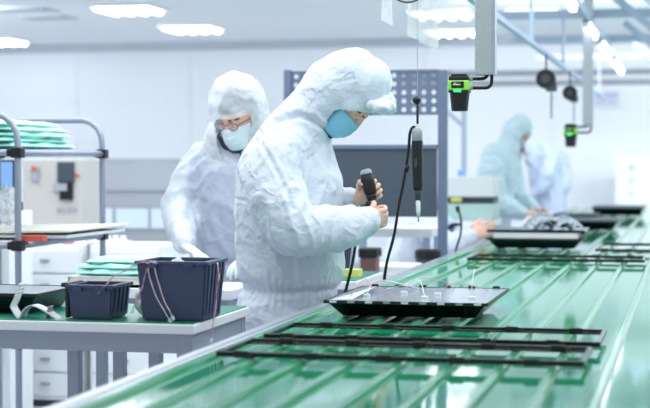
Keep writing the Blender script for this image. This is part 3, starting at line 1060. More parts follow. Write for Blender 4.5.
hands2 = [dict(wrist=T_(187, 247.5, 6.47), d=(0.72, -0.55, -0.3), n=(0.1, -0.4, -0.9), right=True, curls=(14, 16, 18, 22), thumb=12, mi=6, k=1.1, spread=7),
          dict(wrist=T_(256, 255, 6.48), d=(-0.5, -0.7, -0.3), n=(-0.1, -0.3, -0.95), right=False, curls=(20, 24, 26, 30), thumb=12, mi=6)]
w2, rot2, hc2, l2 = person('worker in spectacles, white mask and sheer white hood behind the worktable', (T_(228, 300).x, QY, 0), torso2, (1, 0, 0), hd2, None,
                           [arm2a, arm2b], legs2, hands2, 'suit_sheer', 0.008, 0.01, mask='mask_white', seed=8.1, cap=True, hk=1.0, cinch=T_(229, 262).z)
# hair, sheer cap with a skirt to the shoulders, spectacles, dark collar
def shell(name, m, root, rot, c, l0, rad, off, keep, amt, seed, seg=48, solid=0.002):
    bm = bmesh.new()
    q = bmesh.ops.create_uvsphere(bm, u_segments=seg, v_segments=seg * 3 // 4, radius=1)
    dele = []
    for v in bm.verts:
        v.co = V((v.co.x * rad[0] + off[0], v.co.y * rad[1] + off[1], v.co.z * rad[2] + off[2]))
    for f in bm.faces:
        if not keep(f.calc_center_median()):
            dele.append(f)
    bmesh.ops.delete(bm, geom=dele, context='FACES')
    bm.normal_update()
    for v in bm.verts:
        v.co += v.normal * (amt * noise.noise(v.co * 22 + V((seed, 0, 0))) + amt * 0.8 * (0.5 - abs(noise.noise(v.co * 40 + V((seed, 3, 0))))))
        v.co = rot @ v.co + c - l0
    o = put(name, mesh_of(bm, name), m, root, True)
    if solid:
        md = o.modifiers.new('solid', 'SOLIDIFY')
        md.thickness = solid
    return o


shell('hair', M['hair'], w2, rot2, hc2, l2, (0.082, 0.104, 0.126), (0, -0.008, 0.006), lambda m: m.z > 0.055 or (m.y < 0.0 and m.z > -0.06), 0.006, 2.0)
shell('bouffant_hood', M['cap_sheer'], w2, rot2, hc2, l2, (0.128, 0.142, 0.168), (0.012, -0.03, 0.03), lambda m: m.z > 0.05 or m.y < 0.045 and m.z > -0.115, 0.011, 5.0, solid=0)
bm = bmesh.new()
limb(bm, [hc2 + rot2 @ V((0, -0.03, -0.075)), V(torso2[-2][0]) + V((0, 0.01, 0.01)), V(torso2[-3][0])], [(0.1, 0.105), (0.125, 0.14), (0.12, 0.15)], seg=32, sub=5, ref=(1, 0, 0))
bm = remesh(bm, 0.009, 3)
dele = []
for f in bm.faces:
    q = rot2.transposed() @ (f.calc_center_median() - hc2)
    if q.y > 0.012 and q.z > -0.19 and abs(q.x - 0.0) < 0.07 + q.z * 0.2:
        dele.append(f)
bmesh.ops.delete(bm, geom=dele, context='FACES')
for v in bm.verts:
    v.co += v.normal * fold(v.co, 0.008, 4.4)
bmesh.ops.translate(bm, vec=-l2, verts=bm.verts)
o = put('hood_collar', mesh_of(bm, 'hood_collar'), M['cap_sheer'], w2, True)
md = o.modifiers.new('solid', 'SOLIDIFY')
md.thickness = 0.002
cb = MB()
limb(cb.bm, [hc2 + rot2 @ V((0, -0.02, -0.1)), V(torso2[-2][0]) + V((0, -0.005, -0.0))], [(0.062, 0.066), (0.085, 0.09)], seg=24, sub=1, ref=(1, 0, 0))
cb.build('collar', M['collar'], w2, True, world=True)
gl = MB()
for s in (-1, 1):
    ring = [rot2 @ V((s * 0.034 + 0.027 * math.cos(a), 0.104 - 0.006 * abs(math.cos(a)), 0.005 + 0.018 * math.sin(a))) + hc2 for a in [2 * PI * k / 20 for k in range(21)]]
    gl.tube(ring, 0.002, 6)
    gl.tube([rot2 @ V((s * 0.061, 0.098, 0.01)) + hc2, rot2 @ V((s * 0.078, 0.06, 0.014)) + hc2, rot2 @ V((s * 0.08, -0.01, 0.008)) + hc2], 0.0022, 6)
gl.tube([rot2 @ V((-0.008, 0.104, 0.01)) + hc2, rot2 @ V((0, 0.109, 0.013)) + hc2, rot2 @ V((0.008, 0.104, 0.01)) + hc2], 0.002, 6)
sp_ = gl.build('spectacles', M['purple'], w2, True, world=True)
for s in (-1, 1):
    q = MB()
    q.ball((0, 0, 0), (0.026, 0.0015, 0.017), 16)
    mtx = Matrix.Translation(rot2 @ V((s * 0.034, 0.101, 0.005)) + hc2) @ rot2.to_4x4()
    bmesh.ops.transform(q.bm, matrix=mtx, verts=q.bm.verts)
    q.build('lens', M['lens'], sp_, True, world=True)

# --- far workers
def far_worker(label, base, yc, lean, suit, seed, arm_pts, hand_kw, f=(0.6, 0, -0.8), hdx=0.0, hdz=0.0, mask='mask_white', arm2=None, lat=(0, 1, 0)):
    bx, z = base.x, base.z
    A = lambda x, zz, y=0.0: V((bx + x, yc + y, zz + hdz))
    torso = [(A(0, 0.8), 0.16, 0.19), (A(0.0, 0.95), 0.17, 0.2), (A(0.02 * lean, 1.1), 0.17, 0.21), (A(0.08 * lean, 1.27), 0.165, 0.225), (A(0.15 * lean, 1.4), 0.14, 0.2), (A(0.21 * lean, 1.48), 0.11, 0.14)]
    hc = A(0.29 * lean + hdx, 1.6)
    hood = [(A(0.16 * lean, 1.42), 0.13, 0.15), (A(0.22 * lean, 1.52), 0.115, 0.12), (A(0.26 * lean + hdx, 1.6), 0.12, 0.115)]
    legs = [([A(0, 0.78, s * 0.1), V((bx, yc + s * 0.11, 0.45)), V((bx - 0.02, yc + s * 0.12, 0.1))], [0.13, 0.11, 0.09]) for s in (-1, 1)]
    fv = V(f)
    up = V((fv.x * 0.8, fv.y * 0.8, abs(fv.length)))
    return person(label, (bx, yc, 0), torso, lat, (hc, f, (-fv.z * fv.x, -fv.z * fv.y, 0.7), (1, 0, 0)), hood, arm_pts, legs, hand_kw, suit, 0.012, 0.012, mask=mask, seed=seed)


Y3 = 12.8
b3 = at(492, 210, Y3)
q3 = lambda u, v, y=Y3: at(u, v, y)
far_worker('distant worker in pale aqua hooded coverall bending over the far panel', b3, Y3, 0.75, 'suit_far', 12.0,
           [([q3(494, 155, 12.6), q3(492, 178, 12.5), q3(497, 200, 12.5), q3(509, 208, 12.5), q3(521, 213, 12.5)], [0.1, 0.105, 0.1, 0.085, 0.055]),
            ([q3(508, 155, 13.0), q3(514, 180, 13.1), q3(521, 199, 13.0), q3(529, 205, 12.9), q3(535, 209, 12.85)], [0.09, 0.09, 0.085, 0.07, 0.05])],
           [dict(wrist=q3(522, 211.5, 12.5), d=(0.95, 0, -0.12), n=(0, 0.3, -1), right=True, curls=(30, 34, 36, 40), thumb=20),
            dict(wrist=q3(536, 208.5, 12.85), d=(0.9, -0.3, -0.15), n=(0, -0.3, -1), right=False, curls=(30, 34, 36, 40), thumb=20)], hdx=0.0, hdz=0.0, f=(0.6, -0.4, -0.65))
Y4 = 16.9
b4 = at(550, 210, Y4)
q4 = lambda u, v, y=Y4: at(u, v, y)
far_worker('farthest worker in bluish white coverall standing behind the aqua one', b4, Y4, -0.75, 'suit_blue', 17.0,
           [([q4(551, 158, 16.7), q4(548, 170, 16.6), q4(544, 182, 16.6), q4(539, 189, 16.6), q4(534, 194, 16.6)], [0.09, 0.095, 0.09, 0.075, 0.05]),
            ([q4(558, 158, 17.1), q4(562, 171, 17.1), q4(564, 183, 17.0), q4(559, 190, 16.9), q4(553, 195, 16.9)], [0.09, 0.09, 0.085, 0.07, 0.05])],
           [dict(wrist=q4(533.5, 194.5, 16.6), d=(-0.9, 0, -0.2), n=(0, 0, -1), right=False, curls=(30, 34, 36, 40), thumb=20),
            dict(wrist=q4(552, 195.5, 16.9), d=(-0.8, -0.3, -0.3), n=(0, 0, -1), right=True, curls=(30, 34, 36, 40), thumb=20)], f=(-0.5, -0.5, -0.65), hdz=-0.1)

# --- seated worker mostly hidden behind the dark board; only the arms reach out
Y5 = 9.9
q5 = lambda u, v, y=Y5: at(u, v, y)
bx5 = q5(407, 230).x
torso5 = [(V((bx5 - 0.02, Y5, 0.56)), 0.15, 0.18), (V((bx5, Y5, 0.68)), 0.15, 0.19), (V((bx5 + 0.02, Y5, 0.82)), 0.15, 0.2), (V((bx5 + 0.05, Y5, 0.95)), 0.13, 0.19), (V((bx5 + 0.08, Y5, 1.02)), 0.1, 0.13)]
legs5 = [([V((bx5, Y5 + s * 0.1, 0.56)), V((bx5 + 0.2, Y5 + s * 0.12, 0.55)), V((bx5 + 0.32, Y5 + s * 0.12, 0.48)), V((bx5 + 0.33, Y5 + s * 0.12, 0.3)), V((bx5 + 0.3, Y5 + s * 0.12, 0.1))], [0.12, 0.11, 0.1, 0.09, 0.08]) for s in (-1, 1)]
hcz = V((bx5 + 0.13, Y5, 1.13))
person('seated worker half hidden behind the dark board, bare hands reaching to the conveyor', (bx5, Y5, 0), torso5, (0, 1, 0), (hcz, (0.6, 0, -0.75), (0.7, 0, 0.6), (1, 0, 0)),
       [(V((bx5 + 0.05, Y5, 0.97)), 0.12, 0.14), (V((bx5 + 0.1, Y5, 1.06)), 0.11, 0.12)],
       [([q5(430, 222, 9.7), q5(436, 238, 9.6), q5(446, 248, 9.55), q5(460, 243, 9.58), q5(471, 237.5, 9.6)], [0.085, 0.09, 0.085, 0.075, 0.05]),
        ([q5(434, 218, 10.1), q5(442, 228, 10.15), q5(450, 233, 10.1), q5(460, 232, 9.95), q5(469, 230.5, 9.9)], [0.085, 0.085, 0.08, 0.07, 0.045])],
       legs5, [dict(wrist=q5(472, 236.5, 9.6), d=(0.85, 0.1, 0.45), n=(-0.2, 0.8, -0.3), right=True, curls=(28, 32, 36, 40), thumb=20, k=1.1),
               dict(wrist=q5(470, 230, 9.9), d=(0.95, -0.1, 0.05), n=(0, -0.8, -0.5), right=False, curls=(40, 44, 48, 52), thumb=20, k=1.1)],
       'suit', 0.011, 0.01, mask='mask_white', seed=21.0)
st = thing('work_stool', 'low grey stool under the seated half hidden worker', 'stool', (bx5 - 0.05, Y5, 0))
MB().tube([(0, 0, 0.4), (0, 0, 0.44)], 0.17, 24).build('seat', M['dgrey'], st)
MB().tube([(0, 0, 0.05), (0, 0, 0.4)], 0.025, 12).build('pillar', M['alu'], st)
for k in range(5):
    a = 2 * PI * k / 5
    MB().bar((0, 0, 0.05), (0.25 * math.cos(a), 0.25 * math.sin(a), 0.02), 0.03, 0.03).build('leg', M['alu'], st)
# ------------------------------------------------------------ near left worktable
TZ = 0.865
TX0, TX1, TY0, TY1 = -3.0, -1.475, 4.6, 5.22
tb = thing('worktable', 'grey metal worktable with white edge and teal mat in the left foreground', 'worktable', ((TX0 + TX1) / 2, (TY0 + TY1) / 2, 0))
MB().span((TX0, TY0, TZ - 0.034), (TX1, TY1, TZ - 0.003)).build('top_board', M['white'], tb, world=True, bevel=0.004)
MB().span((TX0 + 0.006, TY0 + 0.008, TZ - 0.003), (TX1 - 0.006, TY1 - 0.008, TZ)).build('mat', M['mat_green'], tb, world=True)
for a, b2 in (((TX0, TY0 + 0.012, TZ - 0.094), (TX1 - 0.012, TY0 + 0.04, TZ - 0.034)), ((TX0, TY1 - 0.04, TZ - 0.094), (TX1 - 0.012, TY1 - 0.012, TZ - 0.034)),
              ((TX1 - 0.04, TY0 + 0.012, TZ - 0.094), (TX1 - 0.012, TY1 - 0.012, TZ - 0.034)), ((TX0 + 0.012, TY0 + 0.012, TZ - 0.094), (TX0 + 0.04, TY1 - 0.012, TZ - 0.034))):
    MB().span(a, b2).build('apron_rail', M['lav'], tb, world=True, bevel=0.002)
for x in (TX1 - 0.035, TX0 + 0.035):
    for y in (TY0 + 0.035, TY1 - 0.035):
        MB().span((x - 0.025, y - 0.025, 0), (x + 0.025, y + 0.025, TZ - 0.034)).build('leg', M['lav'], tb, world=True, bevel=0.003)
for u, y in ((75, TY0 + 0.2), (120, TY1 - 0.05), (156, TY0 + 0.3)):
    x = at(u, 360, y).x
    MB().span((x - 0.02, y - 0.02, 0), (x + 0.02, y + 0.02, TZ - 0.06)).build('leg', M['lav'], tb, world=True, bevel=0.003)


def bin_(label, c, w0, w1, d0, d1, h, ribs, rz=0, tall_side=False):
    """open tapered parts bin with rolled rim, ribs and lip"""
    r = thing('parts_bin', label, 'parts bin', c, rz)
    b = MB()
    th = 0.006
    lo = [(-w0, -d0), (w0, -d0), (w0, d0), (-w0, d0)]
    hi = [(-w1, -d1), (w1, -d1), (w1, d1), (-w1, d1)]
    for i in range(4):
        j = (i + 1) % 4
        b.quad([(*lo[i], 0), (*lo[j], 0), (*hi[j], h), (*hi[i], h)])
    b.quad([(*p, 0.0) for p in reversed(lo)])
    b.build('tub', M['navy'], r, solid=-th)
    f = MB()
    for s in (-1, 1):
        f.box((0, s * (d1 + 0.004), h - 0.004), (2 * w1 + 0.024, 0.014, 0.012)).box((s * (w1 + 0.004), 0, h - 0.004), (0.014, 2 * d1 + 0.01, 0.012))
    f.build('rim', M['navy'], r, bevel=0.003)
    for s in (-1, 1):
        for k in range(ribs):
            t_ = (k + 0.7) / (ribs + 0.4) - 0.5
            a = V((s * (w0 + 0.004), t_ * 2 * d0, 0.01))
            e = V((s * (w1 + 0.006), t_ * 2 * d1, h - 0.01))
            MB().bar(a, e, 0.014, 0.012, up=(1, 0, 0)).build('rib', M['navy'], r)
    for s in (-1, 1):
        MB().box((s * w1 * 0.55, -d1 - 0.012, h - 0.012), (0.03, 0.012, 0.014)).build('catch', M['navy'], r)
    return r


bg = bin_('large navy plastic parts bin with wires hanging over its rim', (-1.565, 4.755, TZ + 0.008), 0.094, 0.108, 0.085, 0.1, 0.178, 5)
sb = bin_('small navy plastic parts bin beside the large bin', (-1.832, 4.73, TZ + 0.008), 0.062, 0.07, 0.07, 0.078, 0.1, 4)
sl = MB()
for k in range(3):
    sl.box((-0.084, -0.06 + 0.03 * k, 0.045), (0.012, 0.014, 0.1))
sl.box((-0.084, -0.02, 0.1), (0.026, 0.13, 0.014))
sl.build('slotted_handle', M['black'], sb, bevel=0.003)

# wires over the bins: each pair of wires a thing
wy = 4.69
def wire(pts, label, colour, connector=True, grp=None):
    P = [at(u, v, y) for u, v, y in pts]
    r = thing('wire_lead', label, 'wire', P[-1], 0, grp)
    cv_ = catmull(P, 6)
    MB().tube(cv_, 0.0014, 6).build('wire', M[colour], r, True, world=True)
    tw = [p + V((0.0022 * math.cos(i * 0.9), 0.0022, 0.0022 * math.sin(i * 0.9))) for i, p in enumerate(cv_)]
    MB().tube(tw, 0.0011, 6).build('twisted_wire', M['pinkwire'] if colour == 'whitewire' else M['whitewire'], r, True, world=True)
    if connector:
        MB().bar(P[-1], P[-1] + (P[-1] - P[-2]).normalized() * 0.014, 0.008, 0.006, up=(0, 1, 0)).build('plug', M['white'], r, world=True)
    return r


wire([(155, 264, 4.64), (150, 262, 4.64), (149, 275, 4.64), (156, 296, 4.64), (166, 314, 4.64), (169, 319, 4.64)], 'pink and white wire pair down the large bin front, left of the two', 'whitewire')
wire([(157, 264, 4.64), (154, 262, 4.64), (157, 278, 4.64), (164, 300, 4.64), (172, 316, 4.64)], 'pink and white wire pair down the large bin front, right of the two', 'whitewire')
wire([(150, 265, 4.64), (142, 262, 4.64), (126, 270, 4.64), (112, 278, 4.64), (100, 292, 4.64), (93, 303, 4.695)], 'pink and white wire pair arching from the large bin across the small bin front', 'pinkwire')
wire([(150, 266, 4.64), (147, 268, 4.64), (143, 284, 4.64), (136, 300, 4.64), (133, 309, 4.64)], 'pink and white wire pair drooping between the two navy bins', 'pinkwire')
wire([(208, 266, 4.72), (216, 262.5, 4.74), (218.5, 272, 4.7), (217, 292, 4.68), (212.5, 328, 4.66), (211.5, 338, 4.66)], 'thin pink wire hanging over the white table edge right of the large bin', 'pinkwire')
wire([(217, 264, 4.82), (220, 280, 4.83), (220.5, 291, 4.83)], 'short dark pink wire at the right corner of the large bin', 'pinkwire', False)
# crumpled white bag inside the big bin, and scrap between bins
def crumple(name, label, cat, c, r3, m, seed, amt=0.35, tilt=0.0):
    bm = bmesh.new()
    bmesh.ops.create_icosphere(bm, subdivisions=4, radius=1)
    for v in bm.verts:
        k = 1 + amt * (0.6 * noise.noise(v.co * 2.2 + V((seed, 0, 0))) + 0.5 * (0.4 - abs(noise.noise(v.co * 4.5 + V((0, seed, 0))))) )
        v.co = V((v.co.x * k * r3[0], v.co.y * k * r3[1], v.co.z * k * r3[2]))
    zmin = min(v.co.z for v in bm.verts)
    for v in bm.verts:
        v.co.z -= zmin
    o = put(name, mesh_of(bm, name), m, None, False, c)
    return tag(o, label, cat)


crumple('crumpled_film', 'crumpled white film poking out of the large navy bin', 'plastic film', (-1.58, 4.76, 0.93), (0.04, 0.045, 0.05), M['white_bag'], 2.0, 0.6)
crumple('crumpled_film', 'crumpled pale film lying between the two navy bins', 'plastic film', (-1.70, 4.78, TZ + 0.001), (0.022, 0.05, 0.045), M['white_bag'], 5.0, 0.6)

# dark panel and white bracket at far left of the worktable
r, w_, d_, h = panel('dark panel with pale top lying at the left end of the grey worktable', -2.56, -2.055, 4.75, 5.1, TZ + 0.001, 0.06)
br = thing('paper_bracket', 'bent white paper strip standing in front of the dark panel on the worktable', 'paper strip', at(30, 318, 4.66))
def ribbon(pts, wd, dv=(0, 1, 0)):
    b = MB()
    P = catmull([V(p) for p in pts], 4)
    for p, q in zip(P, P[1:]):
        o_ = V(dv) * wd / 2
        b.quad([p - o_, q - o_, q + o_, p + o_])
    return b


yb = 4.67
ribbon([at(23, 283, yb), at(18, 297, yb), at(14, 306, yb)], 0.05).build('upright_strip', M['white'], br, True, world=True, solid=0.003)
ribbon([at(14, 306, yb), at(17, 312, yb), at(22, 319.0, yb)], 0.05).build('lower_strip', M['white'], br, True, world=True, solid=0.003)
ribbon([at(22, 317, yb), at(26, 309, yb), at(34, 304.5, yb), at(44, 308, yb), at(52, 313, yb), at(60, 318.5, yb)], 0.05).build('arched_strip', M['offwhite'], br, True, world=True, solid=0.003)
ribbon([at(51, 306, yb), at(50, 312, yb), at(48, 318.5, yb)], 0.04).build('tab', M['grey'], br, True, world=True, solid=0.003)

# ------------------------------------------------------------ second bench with a teal-bagged carton
sx0, sx1, sy0, sy1 = -2.46, -1.74, 5.9, 6.3
BZ = 0.86
t2 = thing('worktable', 'pale worktable behind the navy bins, in front of the worker in spectacles', 'worktable', ((sx0 + sx1) / 2, (sy0 + sy1) / 2, 0))
MB().span((sx0, sy0, BZ - 0.04), (sx1, sy1, BZ)).build('top_board', M['white'], t2, world=True, bevel=0.004)
MB().span((sx0 + 0.02, sy0 + 0.02, BZ - 0.1), (sx1 - 0.02, sy1 - 0.02, BZ - 0.04)).build('apron', M['lav'], t2, world=True)
for x in (sx0 + 0.05, sx1 - 0.05):
    for y in (sy0 + 0.05, sy1 - 0.05):
        MB().span((x - 0.02, y - 0.02, 0), (x + 0.02, y + 0.02, BZ - 0.1)).build('leg', M['lav'], t2, world=True)
tr_ = thing('tray', 'shallow white tray holding teal film on the pale worktable', 'tray', (-2.23, 6.08, BZ))
q = MB().box((0, 0, 0.006), (0.4, 0.3, 0.012))
for s in (-1, 1):
    q.box((s * 0.197, 0, 0.02), (0.006, 0.3, 0.04)).box((0, s * 0.147, 0.02), (0.4, 0.006, 0.04))
q.build('tub', M['cream'], tr_)
MB().box((0, 0, 0.041), (0.405, 0.305, 0.004)).build('lid_sheet', M['white'], tr_)


def film_stack(name, label, c, wx, wy_, n, m, seed, th=0.012, grp=None):
    """a heap of loosely folded film bags lying on each other"""
    b = MB()
    nx, ny = 26, 16
    for k in range(n):
        for side in (1, -1):
            gr = []
            for j in range(ny + 1):
                row = []
                for i in range(nx + 1):
                    a, cc = (i / nx - 0.5) * 2, (j / ny - 0.5) * 2
                    e = max(abs(a), abs(cc))
                    prof = (max(0.0, 1 - e ** 6)) ** 0.5
                    q = V((a * 3 + seed, cc * 3, k * 1.7))
                    z = th * (k + 0.5) + side * th * 0.62 * prof + prof * (0.012 * noise.noise(q) + 0.007 * (0.5 - abs(noise.noise(q * 2.7))) * side)
                    ox, oy = 0.012 * math.sin(k * 2.1 + seed), 0.01 * math.cos(k * 1.3 + seed)
                    row.append(b.bm.verts.new(V((a * wx / 2 * (1 - 0.05 * k) + ox + 0.012 * noise.noise(q + V((5, 0, 0))), cc * wy_ / 2 * (1 - 0.04 * k) + oy + 0.012 * noise.noise(q + V((0, 7, 0))), max(0.002, z)))))
                gr.append(row)
            for j in range(ny):
                for i in range(nx):
                    q = (gr[j][i], gr[j][i + 1], gr[j + 1][i + 1], gr[j + 1][i])
                    b.bm.faces.new(q if side > 0 else q[::-1])
    o = b.build(name, m, None, True)
    o.location = c
    o['kind'] = 'stuff'
    return tag(o, label, 'plastic film', grp)


film_stack('teal_film', 'heap of teal plastic film bags on the white tray behind the small bin', (-2.22, 6.08, BZ + 0.044), 0.36, 0.26, 3, M['teal_bag'], 3.0, 0.022)

# ------------------------------------------------------------ pipe rack
RX0, RX1, RYF, RYR = -3.36, -2.81, 6.3, 7.3
rk = thing('pipe_rack', 'grey pipe rack with hooped ends and black joints at the left edge', 'rack', ((RX0 + RX1) / 2, (RYF + RYR) / 2, 0))
ZT = 1.565
for y in (RYF, RYR):
    P = [(RX1, y, 0.03), (RX1, y, ZT - 0.12)] + [(RX1 - 0.11 + 0.11 * math.cos(a), y, ZT - 0.11 + 0.11 * math.sin(a)) for a in (0.3, 0.7, 1.1, 1.45)] + \
        [(RX0 + 0.11 - 0.11 * math.cos(a), y, ZT - 0.11 + 0.11 * math.sin(a)) for a in (1.45, 1.1, 0.7, 0.3)] + [(RX0, y, ZT - 0.12), (RX0, y, 0.03)]
    MB().tube(P, 0.0145, 14).build('hoop', M['lav'], rk, True, world=True)
for z, nm in ((1.4, 'shelf_top'), (1.0, 'shelf_mid'), (0.58, 'shelf_low')):
    for x in (RX0, RX1):
        MB().tube([(x, RYF, z), (x, RYR, z)], 0.0145, 12).build('side_tube', M['lav'], rk, True, world=True)
    for y in (RYF, RYR):
        MB().tube([(RX0, y, z), (RX1, y, z)], 0.0145, 12).build('cross_tube', M['lav'], rk, True, world=True)
        for x in (RX0, RX1):
            j = MB().box((x, y, z), (0.05, 0.05, 0.045))
            j.box((x - 0.02 if x > -3 else x + 0.02, y, z), (0.05, 0.036, 0.034))
            j.build('joint', M['black'], rk, world=True, bevel=0.006)
    MB().span((RX0 + 0.015, RYF + 0.015, z + 0.004), (RX1 - 0.015, RYR - 0.015, z + 0.016)).build('shelf', M['lav'] if z > 1.2 else M['offwhite'], rk, world=True)
for x in (RX0, RX1):
    for y in (RYF, RYR):
        MB().tube([(x - 0.012, y, 0.03), (x + 0.012, y, 0.03)], 0.03, 14).build('castor', M['black'], rk, world=True)
film_stack('teal_film', 'thick stack of teal plastic film bags on the top shelf of the pipe rack', (-3.1, 6.75, 1.418), 0.48, 0.7, 5, M['teal_bag'], 9.0, 0.025)
sh = thing('foam_sheet', 'pale cream foam sheet lying on the middle shelf of the pipe rack', 'sheet', (-3.0, 6.8, 1.022))
MB().box((0, 0, 0.03), (0.74, 0.76, 0.012), Matrix.Rotation(-0.02, 3, 'Y')).build('top_sheet', M['cream'], sh, bevel=0.003)
MB().box((0.02, 0.0, 0.012), (0.68, 0.72, 0.014)).build('lower_sheet', M['white'], sh, bevel=0.003)
tag(MB().box((0, 0, 0.012), (0.12, 0.05, 0.024)).build('red_strip', M['red'], None), 'flat red plastic strip under the cream sheet edge on the pipe rack', 'strip').location = (at(36, 239, 6.4).x, 6.36, 1.018)
crumple('white_bag', 'crumpled white plastic bag in front of the screen on the pipe rack', 'plastic bag', (-2.93, 6.46, 1.075), (0.05, 0.05, 0.08), M['white_bag'], 12.0, 0.5)
mn = thing('monitor', 'blue-screened monitor on a dark foot at the left edge behind the rack', 'monitor', at(0, 208.5, 7.85))
MB().box((-0.03, 0, 0.14), (0.2, 0.03, 0.22)).build('screen', M['blue'], mn)
MB().box((-0.03, 0.02, 0.14), (0.22, 0.02, 0.24)).build('back_case', M['black'], mn)
MB().box((0, 0, 0.012), (0.22, 0.12, 0.05)).build('foot', M['black'], mn, bevel=0.008)
ms = thing('monitor_stand', 'pale pedestal cabinet under the blue-screened monitor', 'cabinet', (at(0, 208.5, 7.85).x, 7.85, 0))
MB().box((-0.1, 0, at(0, 208.5, 7.85).z / 2 - 0.007), (0.44, 0.3, at(0, 208.5, 7.85).z - 0.014)).build('body', M['white'], ms)
MB().box((-0.1, -0.155, 0.6), (0.4, 0.01, 0.6)).build('door', M['offwhite'], ms)

# ------------------------------------------------------------ white drawer cabinets behind the rack
def drawers(label, x, y, wd, dp, ht, rows, knob='grey', group=None, first_h=None):
    r = thing('drawer_cabinet', label, 'cabinet', (x, y, 0), 0, group)
    MB().box((0, 0, ht / 2 + 0.02), (wd, dp, ht - 0.04)).build('body', M['white'], r, bevel=0.004)
    MB().box((0, 0, 0.02), (wd - 0.05, dp - 0.05, 0.04)).build('plinth', M['dgrey'], r)
    for k in range(rows):
        z0 = 0.06 + (ht - 0.08) * k / rows
        d = MB().box((0, -dp / 2 - 0.008, z0 + (ht - 0.08) / rows / 2), (wd - 0.03, 0.016, (ht - 0.08) / rows - 0.014)).build('drawer', M['white'], r, bevel=0.003)
        MB().box((0, -dp / 2 - 0.024, z0 + (ht - 0.08) / rows * 0.55), (0.055, 0.018, 0.016)).build('handle', M[knob], d, bevel=0.004)
    return r


for i, (u, lab) in enumerate(((-42, 'white drawer cabinet cut by the left picture edge, behind the pipe rack'), (43, 'white drawer cabinet with dark handles seen between the rack posts'), (122, 'white drawer cabinet right of the rack post, behind the teal film tray'))):
    x = at(u, 300, 8.1).x
    drawers(lab, x, 8.4, 0.41, 0.5, 0.9, 6)
ts = thing('cup_tray', 'low tray of white caps on the white drawer cabinet behind the rack', 'tray', (at(108, 244, 8.3).x, 8.3, 0.901))
MB().box((0, 0, 0.01), (0.22, 0.14, 0.02)).build('tub', M['offwhite'], ts)
for k in range(5):
    MB().tube([(-0.09 + 0.045 * k, 0, 0.02), (-0.09 + 0.045 * k, 0, 0.05)], [0.02, 0.015], 10).build('cap', M['white'], ts)
pk = MB().box((0, 0, 0.012), (0.06, 0.05, 0.024)).build('pink_pad', M['pinkwire'], None, bevel=0.004)
pk.location = (at(68, 246, 8.25).x, 8.25, 0.901)
tag(pk, 'small pink pad on the white drawer cabinet behind the rack', 'pad')

# machine with dark display, long grey machine
mx = at(52, 200, 10.0).x
tm = thing('test_machine', 'pale beige machine cabinet with a dark display seen through the rack', 'machine', (mx, 10.2, 0))
MB().box((0, 0, 0.69), (0.42, 0.4, 1.38)).build('body', M['beige'], tm, bevel=0.01)
yf = -0.205
MB().box((0.105, yf, 1.29), (0.12, 0.03, 0.14)).build('display', M['dgrey'], tm, bevel=0.004)
MB().box((0.11, yf - 0.005, 1.165), (0.09, 0.03, 0.12)).build('opening', M['black'], tm)
MB().box((0.07, yf - 0.01, 1.19), (0.1, 0.04, 0.05)).build('door_latch', M['grey'], tm)
hs_ = MB().box((-0.115, yf - 0.012, 1.28), (0.055, 0.03, 0.1)).build('handset', M['grey'], tm, bevel=0.006)
MB().box((-0.115, yf - 0.03, 1.315), (0.03, 0.02, 0.03)).build('button', M['red'], hs_)
for k in range(4):
    MB().tube([(0.05 + 0.04 * k, yf + 0.02, 1.04), (0.05 + 0.04 * k, yf - 0.015, 1.04)], 0.012, 12).build('knob', M['grey'], tm)
MB().box((0.185, yf, 1.27), (0.022, 0.02, 0.022)).build('indicator', M['red'], tm)
MB().box((0, yf + 0.001, 0.45), (0.4, 0.012, 0.7)).build('lower_door', M['offwhite'], tm)

x0, x1 = at(80, 200, 13.0).x, at(222, 200, 13.0).x
lm = thing('process_machine', 'long low grey process machine with rounded hood behind the worker in spectacles', 'machine', ((x0 + x1) / 2, 13.4, 0))
W2 = x1 - x0
q = MB()
prof = [(-0.4, 0.62), (-0.4, 0.74), (-0.42, 0.98), (-0.40, 1.12), (-0.3, 1.34), (-0.2, 1.39), (0.4, 1.39), (0.4, 0.62)]
for i in range(len(prof)):
    (ya, za), (yb_, zb_) = prof[i], prof[(i + 1) % len(prof)]
    q.quad([(-W2 / 2, ya, za), (-W2 / 2, yb_, zb_), (W2 / 2, yb_, zb_), (W2 / 2, ya, za)])
q.quad([(-W2 / 2, a, z) for a, z in reversed(prof)])
q.quad([(W2 / 2, a, z) for a, z in prof])
q.build('hood_cover', M['machine_grey'], lm)
MB().box((0, -0.405, 1.12), (W2, 0.03, 0.018)).build('seam_trim', M['grey'], lm)
MB().box((0, -0.0, 0.31), (W2 - 0.04, 0.7, 0.62)).build('base', M['offwhite'], lm)
for k in range(4):
    MB().box((-W2 / 2 + W2 * (k + 0.5) / 4, -0.412, 0.87), (W2 / 4 - 0.03, 0.02, 0.17)).build('window', M['pane'], lm)
for k in range(3):
    MB().box((-W2 / 2 + W2 * (k + 0.5) / 3, -0.355, 0.33), (W2 / 3 - 0.04, 0.012, 0.5)).build('door', M['white'], lm)

